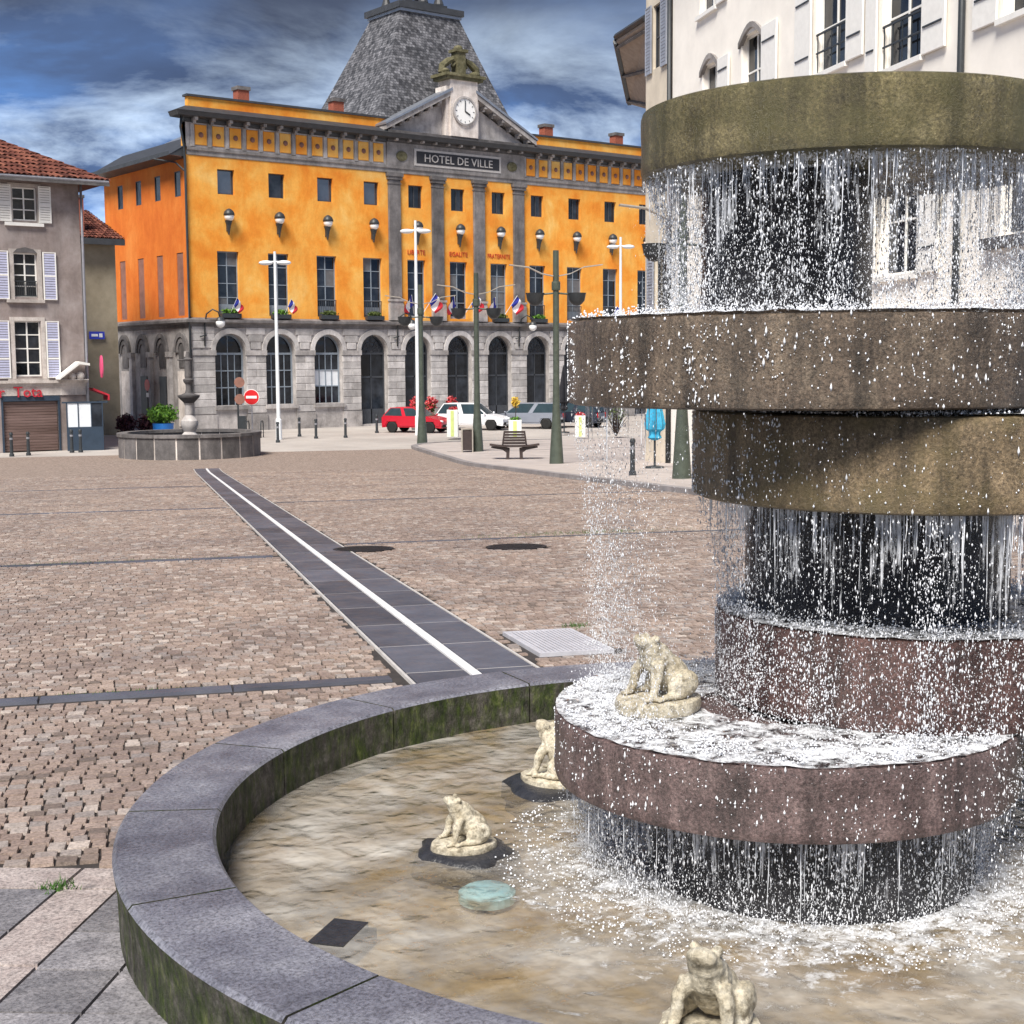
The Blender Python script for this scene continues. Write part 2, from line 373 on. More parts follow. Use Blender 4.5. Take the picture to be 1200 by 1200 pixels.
simple('navy_metal', (.035, .055, .085), .45, .15, 3, .05)
simple('red_sign', (.55, .03, .05), .4, .15, 6, .05)
simple('pink_sign', (.75, .10, .22), .4, .15, 6, .05)
simple('blue_sign', (.03, .05, .45), .4, .1, 6, 0)
simple('sign_white', (.85, .85, .85), .4, .05, 6, 0)
simple('sign_red', (.62, .02, .025), .35, .1, 6, 0)
simple('letter_red', (.50, .05, .02), .6, .15, 6, 0)
simple('letter_stone', (.52, .49, .47), .7, .1, 6, 0)
simple('panel_black', (.03, .03, .035), .6, .2, 6, .05)
simple('clock_white', (.85, .84, .82), .5, .05, 6, 0)
simple('gutter_zinc', (.30, .30, .33), .45, .15, 4, .05, metal=.3)
simple('soffit_wood', (.34, .27, .22), .8, .2, 4, .2)
simple('hill_green', (.05, .10, .03), .9, .3, .05, 0)
# --- street things
simple('lamp_white', (.74, .76, .78), .4, .08, 4, 0)
simple('globe_white', (.85, .85, .85), .3, .03, 4, 0)
simple('post_green', (.062, .075, .058), .45, .25, 5, .08)
simple('wing_metal', (.42, .38, .33), .4, .15, 5, 0, metal=.3)
simple('bench_brown', (.045, .032, .03), .5, .2, 8, .1)
simple('planter_white', (.80, .80, .76), .5, .08, 4, .05)
simple('planter_stripe', (.62, .70, .25), .5, .1, 4, 0)
simple('planter_blue', (.02, .16, .52), .4, .15, 4, .05)
simple('car_red', (.50, .012, .03), .25, .05, 2, 0, spec=.6)
simple('car_white', (.80, .80, .82), .25, .03, 2, 0, spec=.6)
simple('car_silver', (.27, .29, .34), .28, .05, 2, 0, spec=.6, metal=.3)
simple('car_navy', (.02, .025, .04), .25, .05, 2, 0, spec=.6)
simple('car_glass', (.03, .05, .06), .05, .2, 2, 0, spec=.9)
simple('tyre', (.014, .014, .014), .8, .2, 9, 0)
simple('hub_grey', (.35, .35, .37), .35, .1, 9, 0, metal=.6)
simple('lamp_red', (.5, .01, .02), .2, .1, 9, 0)
simple('lamp_clear', (.75, .77, .8), .15, .05, 9, 0)
simple('parasol_black', (.015, .015, .02), .7, .2, 9, .1)
simple('parasol_blue', (.04, .33, .52), .7, .25, 9, .1)
simple('flag_blue', (.02, .03, .30), .7, .1, 6, 0)
simple('flag_white', (.82, .82, .85), .7, .05, 6, 0)
simple('flag_red', (.60, .03, .05), .7, .1, 6, 0)
a = NT('leaf_green'); a.fin(a.ramp(a.island(), [(0, (.03, .09, .01)), (.5, (.08, .20, .02)), (1, (.17, .33, .04))]), .6)
a = NT('leaf_olive'); a.fin(a.ramp(a.island(), [(0, (.03, .05, .01)), (.5, (.09, .13, .03)), (1, (.18, .22, .07))]), .6)
a = NT('petal_red'); a.fin(a.ramp(a.island(), [(0, (.35, .02, .03)), (.5, (.60, .04, .05)), (1, (.62, .20, .20))]), .6)
a = NT('petal_yellow'); a.fin(a.ramp(a.island(), [(0, (.55, .33, .03)), (1, (.75, .55, .10))]), .6)
a = NT('plant_purple'); a.fin(a.ramp(a.island(), [(0, (.02, .006, .012)), (.6, (.06, .015, .025)), (1, (.14, .05, .06))]), .6)

# ------------------------------------------------------------------ mesh helpers
class MB:
    def __init__(s): s.v, s.f, s.m, s.mi = [], [], [], 0
    def face(s, pts):
        k = len(s.v); s.v += [tuple(p) for p in pts]; s.f.append(tuple(range(k, k+len(pts)))); s.m.append(s.mi)
    def bx(s, x0, x1, y0, y1, z0, z1):
        k = len(s.v)
        s.v += [(x0, y0, z0), (x1, y0, z0), (x1, y1, z0), (x0, y1, z0), (x0, y0, z1), (x1, y0, z1), (x1, y1, z1), (x0, y1, z1)]
        for q in ((0, 3, 2, 1), (4, 5, 6, 7), (0, 1, 5, 4), (1, 2, 6, 5), (2, 3, 7, 6), (3, 0, 4, 7)):
            s.f.append(tuple(k+i for i in q)); s.m.append(s.mi)
        return s
    def bev(s, x0, x1, y0, y1, z0, z1, b):               # box whose -y face and edges are chamfered
        k = len(s.v)
        s.v += [(x0, y1, z0), (x1, y1, z0), (x1, y1, z1), (x0, y1, z1), (x0, y0+b, z0), (x1, y0+b, z0), (x1, y0+b, z1), (x0, y0+b, z1),
                (x0+b, y0, z0+b), (x1-b, y0, z0+b), (x1-b, y0, z1-b), (x0+b, y0, z1-b)]
        for q in ((0, 1, 2, 3), (0, 4, 5, 1), (1, 5, 6, 2), (2, 6, 7, 3), (3, 7, 4, 0), (4, 8, 9, 5), (5, 9, 10, 6), (6, 10, 11, 7), (7, 11, 8, 4), (8, 11, 10, 9)):
            s.f.append(tuple(k+i for i in q)); s.m.append(s.mi)
        return s
    def ext(s, poly, y0, y1):                            # polygon in x,z pushed along y
        n = len(poly); k = len(s.v)
        s.v += [(x, y0, z) for x, z in poly]+[(x, y1, z) for x, z in poly]
        s.f.append(tuple(k+i for i in range(n))); s.f.append(tuple(k+n+i for i in reversed(range(n)))); s.m += [s.mi]*2
        for i in range(n):
            j = (i+1) % n; s.f.append((k+i, k+n+i, k+n+j, k+j)); s.m.append(s.mi)
        return s
    def prism(s, poly, z0, z1):                          # polygon in x,y pushed up
        n = len(poly); k = len(s.v)
        s.v += [(x, y, z0) for x, y in poly]+[(x, y, z1) for x, y in poly]
        s.f.append(tuple(k+i for i in reversed(range(n)))); s.f.append(tuple(k+n+i for i in range(n))); s.m += [s.mi]*2
        for i in range(n):
            j = (i+1) % n; s.f.append((k+i, k+j, k+n+j, k+n+i)); s.m.append(s.mi)
        return s
    def tube(s, path, rad, n=8, cap=True):
        k = len(s.v); P = [Vector(p) for p in path]; L = len(P)
        up = Vector((0, 0, 1))
        for i, p in enumerate(P):
            d = (P[min(i+1, L-1)]-P[max(i-1, 0)]).normalized()
            a = d.cross(up)
            if a.length < .05: a = d.cross(Vector((0, 1, 0)))
            a.normalize(); b = d.cross(a)
            r = rad[i] if isinstance(rad, (list, tuple)) else rad
            for q in range(n):
                t = 2*PI*q/n; s.v.append(tuple(p+a*(r*math.cos(t))+b*(r*math.sin(t))))
        for i in range(L-1):
            for q in range(n):
                w = (q+1) % n
                s.f.append((k+i*n+q, k+i*n+w, k+(i+1)*n+w, k+(i+1)*n+q)); s.m.append(s.mi)
        if cap:
            s.f.append(tuple(k+q for q in reversed(range(n)))); s.f.append(tuple(k+(L-1)*n+q for q in range(n))); s.m += [s.mi]*2
        return s
    def lathe(s, prof, n=24, c=(0, 0), wob=0.0):
        k = len(s.v); L = len(prof)
        for r, z in prof:
            for q in range(n):
                t = 2*PI*q/n; w = 1+wob*mnoise.noise(Vector((math.cos(t)*2+c[0], math.sin(t)*2+c[1], z*3))) if wob else 1
                s.v.append((c[0]+r*w*math.cos(t), c[1]+r*w*math.sin(t), z))
        for i in range(L-1):
            for q in range(n):
                w = (q+1) % n; s.f.append((k+i*n+q, k+i*n+w, k+(i+1)*n+w, k+(i+1)*n+q)); s.m.append(s.mi)
        s.f.append(tuple(k+q for q in reversed(range(n)))); s.f.append(tuple(k+(L-1)*n+q for q in range(n))); s.m += [s.mi]*2
        return s
    def ell(s, c, r, rot=None, nu=14, nv=9):
        k = len(s.v); M = rot or Matrix.Identity(3); c = Vector(c)
        for i in range(nv+1):
            ph = PI*i/nv
            for j in range(nu):
                th = 2*PI*j/nu
                s.v.append(tuple(c+M @ Vector((r[0]*math.sin(ph)*math.cos(th), r[1]*math.sin(ph)*math.sin(th), r[2]*math.cos(ph)))))
        for i in range(nv):
            for j in range(nu):
                w = (j+1) % nu; s.f.append((k+i*nu+j, k+(i+1)*nu+j, k+(i+1)*nu+w, k+i*nu+w)); s.m.append(s.mi)
        return s
    def mesh(s, name, mats, smooth=False):
        me = bpy.data.meshes.new(name); me.from_pydata(s.v, [], s.f)
        for mm in ([mats] if isinstance(mats, str) else mats): me.materials.append(MATS[mm])
        me.polygons.foreach_set('material_index', s.m)
        if smooth:
            me.polygons.foreach_set('use_smooth', [True]*len(me.polygons))
        me.update(); return me
    def build(s, name, mats, parent=None, loc=None, rz=0, smooth=False, sharp=None):
        me = s.mesh(name, mats, smooth)
        if sharp: me.set_sharp_from_angle(angle=R(sharp))
        return link(name, me, parent, loc, rz)
def link(name, me, parent=None, loc=None, rz=0):
    o = bpy.data.objects.new(name, me); COL.objects.link(o)
    if loc is not None: o.location = loc
    if rz: o.rotation_euler = (0, 0, rz)
    o.parent = parent
    return o
def tag(o, label=None, cat=None, group=None, kind=None):
    if label: o['label'] = label
    if cat: o['category'] = cat
    if group: o['group'] = group
    if kind: o['kind'] = kind
    return o
def thing(name, label, cat, loc, rz=0, group=None):
    o = bpy.data.objects.new(name, None); o.empty_display_size = .2; COL.objects.link(o)
    o.location = loc; o.rotation_euler = (0, 0, rz)
    return tag(o, label, cat, group)
KIDS = {}
def copy_tree(o, parent=None):
    c = o.copy(); COL.objects.link(c); c.parent = parent
    for ch in [x for x in bpy.data.objects if x.parent == o]: copy_tree(ch, c)
    return c
def copies(root, spots, labels, group):
    out = []
    for i, (loc, rz) in enumerate(spots):
        o = root if i == 0 else copy_tree(root)
        o.location = loc; o.rotation_euler = (0, 0, rz); o['label'] = labels[i]; o['group'] = group; out.append(o)
    return out
def fast_mesh(name, V, Fc, mat, smooth=False):           # big arrays of equal polygons
    me = bpy.data.meshes.new(name)
    nv, nf, k = len(V), len(Fc), Fc.shape[1]
    me.vertices.add(nv); me.vertices.foreach_set('co', np.asarray(V, np.float32).ravel())
    me.loops.add(nf*k); me.loops.foreach_set('vertex_index', np.asarray(Fc, np.int32).ravel())
    me.polygons.add(nf); me.polygons.foreach_set('loop_start', np.arange(0, nf*k, k, dtype=np.int32))
    me.polygons.foreach_set('loop_total', np.full(nf, k, np.int32))
    me.polygons.foreach_set('use_smooth', np.full(nf, bool(smooth)))
    me.materials.append(MATS[mat]); me.update(calc_edges=True); me.validate(); return me
def text_mesh(body, size, depth=.01, mat='letter_red', align='CENTER'):
    cu = bpy.data.curves.new('lettering', 'FONT'); cu.body = body; cu.size = size; cu.extrude = depth; cu.align_x = align
    cu.resolution_u = 2
    o = bpy.data.objects.new('tmp', cu); COL.objects.link(o)
    bpy.context.view_layer.update()
    me = bpy.data.meshes.new_from_object(o.evaluated_get(bpy.context.evaluated_depsgraph_get()))
    bpy.data.objects.remove(o); me.materials.clear(); me.materials.append(MATS[mat]); return me
def leaves(n, c, rad, size, mat, name, parent, loc=None, flat=False):
    V, Fq = [], []
    for i in range(n):
        while True:
            p = rng.uniform(-1, 1, 3)
            if (p**2).sum() < 1: break
        p = p*(.55+.45*rng.random())
        p = np.array(c)+p*np.array(rad)
        a = rng.normal(size=3); a /= np.linalg.norm(a); b = np.cross(a, rng.normal(size=3)); b /= np.linalg.norm(b)
        s = size*(.6+.8*rng.random())
        k = len(V); V += [p-a*s, p-b*s*.5, p+a*s, p+b*s*.5]; Fq.append((k, k+1, k+2, k+3))
    return link(name, fast_mesh(name, np.array(V), np.array(Fq), mat), parent, loc)

# ================================================================== SETTING
# ---- ground: one sheet with a round opening for the basin, out to the horizon
def make_ground():
    rad = [2.25, 2.6, 3.2, 4, 5, 6.5, 8]+list(np.arange(10, 96, 1.6))+list(np.geomspace(98, 1500, 16))
    na = 180; V, F = [], []
    for r in rad:
        for q in range(na):
            t = 2*PI*q/na; x, y = BC[0]+r*math.cos(t), BC[1]+r*math.sin(t)
            V.append((x, y, gz(x, y)))
    for i in range(len(rad)-1):
        for q in range(na):
            w = (q+1) % na; F.append((i*na+q, i*na+w, (i+1)*na+w, (i+1)*na+q))
    tag(link('ground', fast_mesh('ground', np.array(V), np.array(F), 'ground_mix', True)), 'sloping square and streets around the fountain', kind='structure')
make_ground()
GROUND = bpy.data.objects['ground']
GROUND.name = 'plaza_ground'

def place_st(o, s, t, dz=0.0, rot=0.0):                  # lay an object on the slope, its x axis across and y along the square
    x, y = ST(s, t); z = gz(x, y)+dz
    e = .05; x2, y2 = ST(s+e, t); nx = Vector((HY, -HX, 0)); ny = Vector((HX, HY, (gz(x2, y2)-gz(x, y))/e)).normalized(); nz = nx.cross(ny)
    if rot:
        nx, ny = nx*math.cos(rot)+ny*math.sin(rot), ny*math.cos(rot)-nx*math.sin(rot)
    M = Matrix.Identity(4)
    for i in range(3): M[i][0], M[i][1], M[i][2], M[i][3] = nx[i], ny[i], nz[i], (x, y, z)[i]
    o.matrix_world = M
    return o
STRIPE = (1.62, 2.50)
E1, E2 = (.667, .745), (.745, -.667)
BANDS_L = (9.18, 18.25, 29.1, 39.6); BANDS_R = (19.6, 30.5)
GRATE = (9.72, 10.82, 2.66, 3.22)
HOLES = ((18.72, 2.72, .40), (18.2, 4.67, .40))
def make_setts():
    tri = np.array([(0, 1, 5), (0, 5, 4), (1, 2, 6), (1, 6, 5), (2, 3, 7), (2, 7, 6), (3, 0, 4), (3, 4, 7), (4, 5, 8), (5, 6, 8), (6, 7, 8), (7, 4, 8)])
    rec = []
    s = 3.0
    while s < 50:
        dep = .094*(.92+.16*rng.random())
        t = -22.0+rng.random()*.1
        wav = .02*math.sin(s*3.1)
        while t < 11.25:
            wd = .084*(.76+.48*rng.random())
            sc, tcn = s+dep/2+wav*math.sin(t*.9), t+wd/2
            t += wd
            x, y = ST(sc, tcn)
            w = x*math.sin(YAW)+y*math.cos(YAW); u = x*math.cos(YAW)-y*math.sin(YAW)
            if w < 2 or u < -.44*w-2.4 or u > .50*w: continue
            if math.hypot(x-BC[0], y-BC[1]) < 2.50: continue
            if x*E1[0]+y*E1[1] < 5.235: continue
            if sc > 7 and STRIPE[0]-.07 < tcn < STRIPE[1]+.07: continue
            if tcn < STRIPE[0] and min(abs(sc-b) for b in BANDS_L) < .155: continue
            if tcn > STRIPE[1] and min(abs(sc-b) for b in BANDS_R) < .13: continue
            if GRATE[0]-.07 < sc < GRATE[1]+.07 and GRATE[2]-.06 < tcn < GRATE[3]+.06: continue
            if any(math.hypot(sc-a, tcn-b) < r+.05 for a, b, r in HOLES): continue
            vis = -.36 < u/w < .06 or (w > 9 and u/w < .12)
            rec.append((sc, tcn, wd, dep, w if vis else 1e6, x, y))
        s += dep
    rec.sort(key=lambda q: q[4])
    g = .0098
    var = []
    for k in range(10):
        j = rng.normal(0, .036, (4, 2)); h = .5
        c = np.array([(-.5, -.5), (.5, -.5), (.5, .5), (-.5, .5)])+j*.6
        b = np.c_[c, np.full(4, 0.0)]; tp = np.c_[c*(.925+.045*rng.random()), .82+.3*rng.random(4)]
        var.append(np.vstack([b, tp, [[0, 0, 1.02]]]))
    near, rest = rec[:300], rec[300:]
    meshes = [fast_mesh('sett', v*np.array([1, 1, .012]), tri, 'sett_stone') for v in var]
    for i, (sc, tc_, wd, dep, *_r) in enumerate(near):
        o = link('sett', meshes[i % 10], GROUND)
        place_st(o, sc, tc_, rng.uniform(-.002, .003), rng.normal(0, .04))
        o.scale = (wd-g, dep-g, 1+.4*rng.random())
    n = len(rest); V = np.zeros((n, 9, 3)); F = np.zeros((n, 12, 3), int)
    for i, (sc, tc_, wd, dep, _, x, y) in enumerate(rest):
        v = var[rng.integers(10)]
        r = rng.normal(0, .04); c_, s_ = math.cos(r), math.sin(r)
        lt = v[:, 0]*(wd-g); ls = v[:, 1]*(dep-g)
        lt, ls = lt*c_-ls*s_, lt*s_+ls*c_
        z0 = gz(x, y); sl = (gz(x+HX*.1, y+HY*.1)-z0)/.1
        V[i, :, 0] = x+ls*HX+lt*HY; V[i, :, 1] = y+ls*HY-lt*HX
        V[i, :, 2] = z0+ls*sl+v[:, 2]*.012*(1+.4*rng.random())+rng.uniform(-.002, .003)
        F[i] = tri+i*9
    o = link('setts', fast_mesh('setts', V.reshape(-1, 3), F.reshape(-1, 3), 'sett_stone'), GROUND)
    tag(o, kind='stuff')
    print('setts', n+300)
make_setts()

# ---- dark bands across, basalt stripe with white centre line
def strip_piece(name, s0, s1, t0, t1, mat, hgt=.022, b=.004):
    mb = MB(); w, d = (t1-t0)/2, (s1-s0)/2
    k = 0
    mb.v = [(-w, -d, 0), (w, -d, 0), (w, d, 0), (-w, d, 0), (-w+b, -d+b, hgt), (w-b, -d+b, hgt), (w-b, d-b, hgt), (-w+b, d-b, hgt)]
    mb.f = [(4, 5, 6, 7), (0, 1, 5, 4), (1, 2, 6, 5), (2, 3, 7, 6), (3, 0, 4, 7)]; mb.m = [0]*5
    o = mb.build(name, mat, GROUND)
    place_st(o, (s0+s1)/2, (t0+t1)/2)
    return o
for b in BANDS_L:
    t = STRIPE[0]-.12
    while t > (-6.5 if b < 12 else -9.5 if b < 30 else -13):
        L = 1.0+.25*rng.random(); strip_piece('band_slab', b-.075, b+.075, t-L+.008, t, 'basalt_slab', .02); t -= L
for b in BANDS_R:
    t = STRIPE[1]+.12
    while t < 11.0:
        L = 1.0+.25*rng.random(); strip_piece('band_slab', b-.06, b+.06, t, t+L-.008, 'basalt_slab', .018); t += L
s = 7.0
while s < 52:
    for t0, t1 in ((STRIPE[0]+.0, 2.02), (2.10, STRIPE[1]-.0)):
        strip_piece('basalt_slab', s+.010, s+1.14, t0+.004, t1-.004, 'basalt_slab', .02)
        strip_piece('joint_strip', s-.012, s+.008, t0+.006, t1-.006, 'pale_joint', .0185, .001)
    strip_piece('white_line_slab', s+.004, s+1.146, 2.022, 2.098, 'white_marble', .023)
    strip_piece('edge_strip', s+.004, s+1.146, STRIPE[0]-.026, STRIPE[0]+.0, 'pale_joint', .021)
    strip_piece('edge_strip', s+.004, s+1.146, STRIPE[1]-.0, STRIPE[1]+.026, 'pale_joint', .021)
    s += 1.15
# ---- iron covers and the steel grate
for s, t, r in HOLES:
    mb = MB(); mb.lathe([(r, 0), (r, .022), (r-.03, .026), (r-.035, .02), (.02, .02)], 28)
    for q in range(-5, 6):
        h = math.sqrt(max(0, (r-.06)**2-(q*.06)**2))
        if h > .05: mb.bx(-h, h, q*.06-.012, q*.06+.012, .018, .027)
    o = mb.build('manhole_cover', 'iron_cover')
    place_st(o, s, t)
    tag(o, 'round dark iron cover on the basalt stripe edge' if t < 3 else 'round dark iron cover among the setts right of the stripe', 'manhole cover', 'iron covers in the square')
gr = thing('drain_grate', 'square grey ribbed metal grate beside the basalt stripe', 'grate', (0, 0, 0))
place_st(gr, (GRATE[0]+GRATE[1])/2, (GRATE[2]+GRATE[3])/2)
mb = MB(); w, d = (GRATE[3]-GRATE[2])/2, (GRATE[1]-GRATE[0])/2
for x0, x1, y0, y1 in ((-w, w, -d, -d+.03), (-w, w, d-.03, d), (-w, -w+.03, -d+.031, d-.031), (w-.03, w, -d+.031, d-.031)): mb.bx(x0, x1, y0, y1, 0, .03)
mb.build('frame', 'steel_grate', gr)
mb = MB(); mb.bx(-w+.01, w-.01, -d+.01, d-.01, .002, .012); mb.build('backing', 'iron_cover', gr)
bar = MB().bx(-.011, .011, -d+.032, d-.032, .012, .028).mesh('bar', 'steel_grate')
n = 15
for i in range(n): link('bar', bar, gr, (-w+.03+(i+.5)*(2*w-.06)/n, 0, 0))
# ---- weeds in the joints
def tuft(s, t, ls, lt, n, hgt, label):
    V, F = [], []
    for i in range(n):
        ss, tt = s+rng.normal(0, ls), t+rng.normal(0, lt)
        x, y = ST(ss, tt); z = gz(x, y)+.008
        a = rng.uniform(0, 2*PI); w = .004; h = hgt*(.5+rng.random()); lx, ly = rng.normal(0, .4, 2)*h
        k = len(V); V += [(x-w*math.cos(a), y-w*math.sin(a), z), (x+w*math.cos(a), y+w*math.sin(a), z), (x+lx, y+ly, z+h)]; F.append((k, k+1, k+2))
    tag(link('weeds', fast_mesh('weeds', np.array(V), np.array(F), 'grass')), label, 'weeds', kind='stuff')
tuft(5.33, -.37, .03, .03, 140, .03, 'small tuft of green weeds in the flagstone joint')
tuft(9.25, -.2, .02, .25, 160, .02, 'low green weeds along the near dark band')
tuft(11.0, 3.3, .06, .06, 120, .03, 'green weeds at the corner of the grate')
tuft(18.3, -1.5, .02, 1.6, 700, .025, 'thin line of weeds along the second dark band')
tuft(20.0, 6.2, .18, .8, 700, .03, 'patch of weeds beside the band right of the stripe')

# ---- big flagstones at the foot of the basin
def flag(a0, a1, b0, b1, mat):
    g = .004; pts = []
    for a, b in ((a0+g, b0+g), (a0+g, b1-g), (a1-g, b1-g), (a1-g, b0+g)):
        x, y = a*E1[0]+b*E2[0], a*E1[1]+b*E2[1]
        d = math.hypot(x-BC[0], y-BC[1])
        if d < 2.3: x, y = BC[0]+(x-BC[0])*2.3/d, BC[1]+(y-BC[1])*2.3/d
        pts.append((x, y))
    if all(math.hypot(x-BC[0], y-BC[1]) < 2.31 for x, y in pts): return
    cx, cy = sum(p[0] for p in pts)/4, sum(p[1] for p in pts)/4
    mb = MB(); dz = rng.uniform(0, .003)
    lo = [(x-cx, y-cy, gz(x, y)-gz(cx, cy)) for x, y in pts]
    hi = [(x*.985, y*.985, z+.018+dz) for x, y, z in lo]
    mb.v = lo+hi; mb.f = [(4, 5, 6, 7), (0, 1, 5, 4), (1, 2, 6, 5), (2, 3, 7, 6), (3, 0, 4, 7)]; mb.m = [0]*5
    mb.build('flagstone', mat, GROUND, (cx, cy, gz(cx, cy)))
A_R = [2.5, 2.85, 3.18, 3.51, 3.85, 4.17, 4.50, 4.93]
for i in range(len(A_R)-1):
    for b0, b1 in ((-1.8, -1.525), (-1.525, -1.25), (-1.25, -.97), (-.97, -.7)): flag(A_R[i], A_R[i+1], b0, b1, 'flag_stone')
    for b0, b1 in ((-2.42, -2.02), (-2.85, -2.42), (-3.3, -2.85), (-3.75, -3.3), (-4.2, -3.75), (-4.65, -4.2), (-5.1, -4.65)): flag(A_R[i], A_R[i+1], b0, b1, 'flag_stone')
for a0, a1 in ((4.2, 4.93), (3.4, 4.2), (2.6, 3.4)): flag(a0, a1, -2.02, -1.8, 'flag_stone_pink')
for b0, b1 in ((-5.1, -4.5), (-4.5, -3.9), (-3.9, -3.3), (-3.3, -2.62), (-2.62, -2.02), (-2.02, -1.72), (-1.72, -1.4)): flag(4.93, 5.17, b0, b1, 'flag_stone_pink')

# ---- raised pavement and its kerb on the right
def make_pavement():
    ss = list(np.arange(14, 63.1, 1.0)); V, F = [], []
    prof = [(s, 11.52) for s in ss]+[(64.3, 12.2), (65.2, 13.4), (65.6, 15.2), (65.7, 18)]
    ts = [0, .8, 2.5, 5, 9, 14, 30]
    n = len(prof)
    for (s, t) in prof:
        for k in ts:
            x, y = ST(s, t+k if s < 63.5 else max(t, 11.52+k)); V.append((x, y, gz(x, y)+.115))
    m_ = len(ts)
    for i in range(n-1):
        for k in range(m_-1): F.append((i*m_+k, i*m_+k+1, (i+1)*m_+k+1, (i+1)*m_+k))
    tag(link('pavement', fast_mesh('pavement', np.array(V), np.array(F), 'pavement', True)), 'pale raised pavement along the right side of the square', kind='structure')
    P = bpy.data.objects['pavement']
    edge = [(s, 11.4) for s in np.arange(14, 63, 1.0)]+[(63, 11.5), (64.1, 11.9), (65, 12.7), (65.6, 13.7), (65.9, 15), (66, 17), (66, 19)]
    for (s0, t0), (s1, t1) in zip(edge[:-1], edge[1:]):
        x0, y0 = ST(s0, t0); x1, y1 = ST(s1, t1); L = math.hypot(x1-x0, y1-y0)
        z0, z1 = gz(x0, y0), gz(x1, y1)
        mb = MB().bx(.004, L-.004, -.13, .13, -.05, .13)
        o = mb.build('kerb_stone', 'kerb_stone', P)
        dx = Vector((x1-x0, y1-y0, z1-z0)).normalized(); up = Vector((0, 0, 1)); dy = up.cross(dx).normalized(); dz = dx.cross(dy)
        M = Matrix.Identity(4)
        for i in range(3): M[i][0], M[i][1], M[i][2], M[i][3] = dx[i], dy[i], dz[i], (x0, y0, z0)[i]
        o.matrix_world = M
    for t in np.arange(12, 24, 1.5):
        x, y = ST(58.2, t+.75)
        MB().bx(-.74, .74, -.06, .06, .118, .122).build('paving_band', 'kerb_stone', P, (x, y, gz(x, y)), -AZ)
make_pavement()

# ================================================================== NEAR FOUNTAIN
FT = thing('tiered_fountain', 'big stacked stone disc fountain with water pouring from tier to tier', 'fountain', (BC[0], BC[1], WATER_Z-.2))
FB = FT.location.copy()
def floc(x, y, z): return (x-FB.x, y-FB.y, z-FB.z)
# rim: sixteen curved stones
seg = 9
for k in range(16):
    mb = MB(); a0, a1 = R(11.4+22.5*k)+.0022, R(11.4+22.5*(k+1))-.0022
    prof = [(BASIN_RI+.004, -2.3), (BASIN_RI, RIM_Z-.012), (BASIN_RI+.012, RIM_Z), (BASIN_R-.014, RIM_Z), (BASIN_R, RIM_Z-.014), (BASIN_R-.012, RIM_Z-.10), (BASIN_R-.03, -2.3)]
    n = len(prof)
    for q in range(seg+1):
        t = a0+(a1-a0)*q/seg
        for r, z in prof: mb.v.append(floc(BC[0]+r*math.cos(t), BC[1]+r*math.sin(t), z))
    for q in range(seg):
        for i in range(n-1):
            mb.f.append((q*n+i, q*n+i+1, (q+1)*n+i+1, (q+1)*n+i)); mb.m.append(0 if i in (1, 2, 3) else 1)
    mb.f += [tuple(range(n)), tuple(reversed(range(seg*n, seg*n+n)))]; mb.m += [1, 1]
    mb.build('rim_stone', ['rim_top', 'rim_side'], FT)
mb = MB(); mb.lathe([(2.2, -1.90), (2.2, -1.875), (.01, -1.87)], 64, (BC[0]-FB.x, BC[1]-FB.y))
mb.v = [(x, y, z-FB.z) for x, y, z in mb.v]; mb.build('basin_floor', 'basin_floor', FT)
TIERS = [('base_column', 1.056, 5.02, .576, -1.95, -1.485, 'column_wet'), ('lower_disc', .973, 5.10, .823, -1.482, -1.24, 'disc_rose'),
         ('second_disc', 1.486, 5.34, .716, -1.237, -.918, 'disc_red'), ('middle_column', 1.361, 5.35, .483, -.915, -.475, 'column_wet'),
         ('third_disc', 1.43, 5.15, .775, -.478, -.172, 'disc_ochre'), ('fourth_disc', 1.10, 5.20, .895, -.150, .144, 'disc_brown'),
         ('upper_column', .985, 5.20, .300, .141, .655, 'column_wet'), ('top_disc', 1.197, 5.20, .728, .648, .8745, 'disc_olive')]
T = {}
for name, u, w, r, z0, z1, mat in TIERS:
    x, y = UW(u, w); T[name] = (x, y, r, z0, z1)
    b = .012 if 'disc' in name else .004
    zz0, zz1 = z0-FB.z, z1-FB.z
    prof = [(.02, zz0), (r-b*1.6, zz0), (r-b*.4, zz0+b*.5), (r, zz0+b*1.8)]
    prof += [(r*(1+.002*math.sin(k*1.7)), zz0+(zz1-zz0)*k/6) for k in range(1, 6)]
    prof += [(r, zz1-b*1.6), (r-b*.4, zz1-b*.4), (r-b*1.4, zz1)]
    if 'disc' in name: prof += [(r-.05, zz1), (r-.06, zz1-.012), (.02, zz1-.014)]
    else: prof += [(.02, zz1)]
    mb = MB().lathe(prof, 96, (x-FB.x, y-FB.y), .006)
    mb.build('disc' if 'disc' in name else 'column', mat, FT, smooth=True, sharp=35)
xe, ye, re, _, ze = T['third_disc']
MB().lathe([(.55, -.174-FB.z), (.55, -.149-FB.z)], 40, (xe-FB.x-.05, ye-FB.y)).build('spacer', 'column_wet', FT)

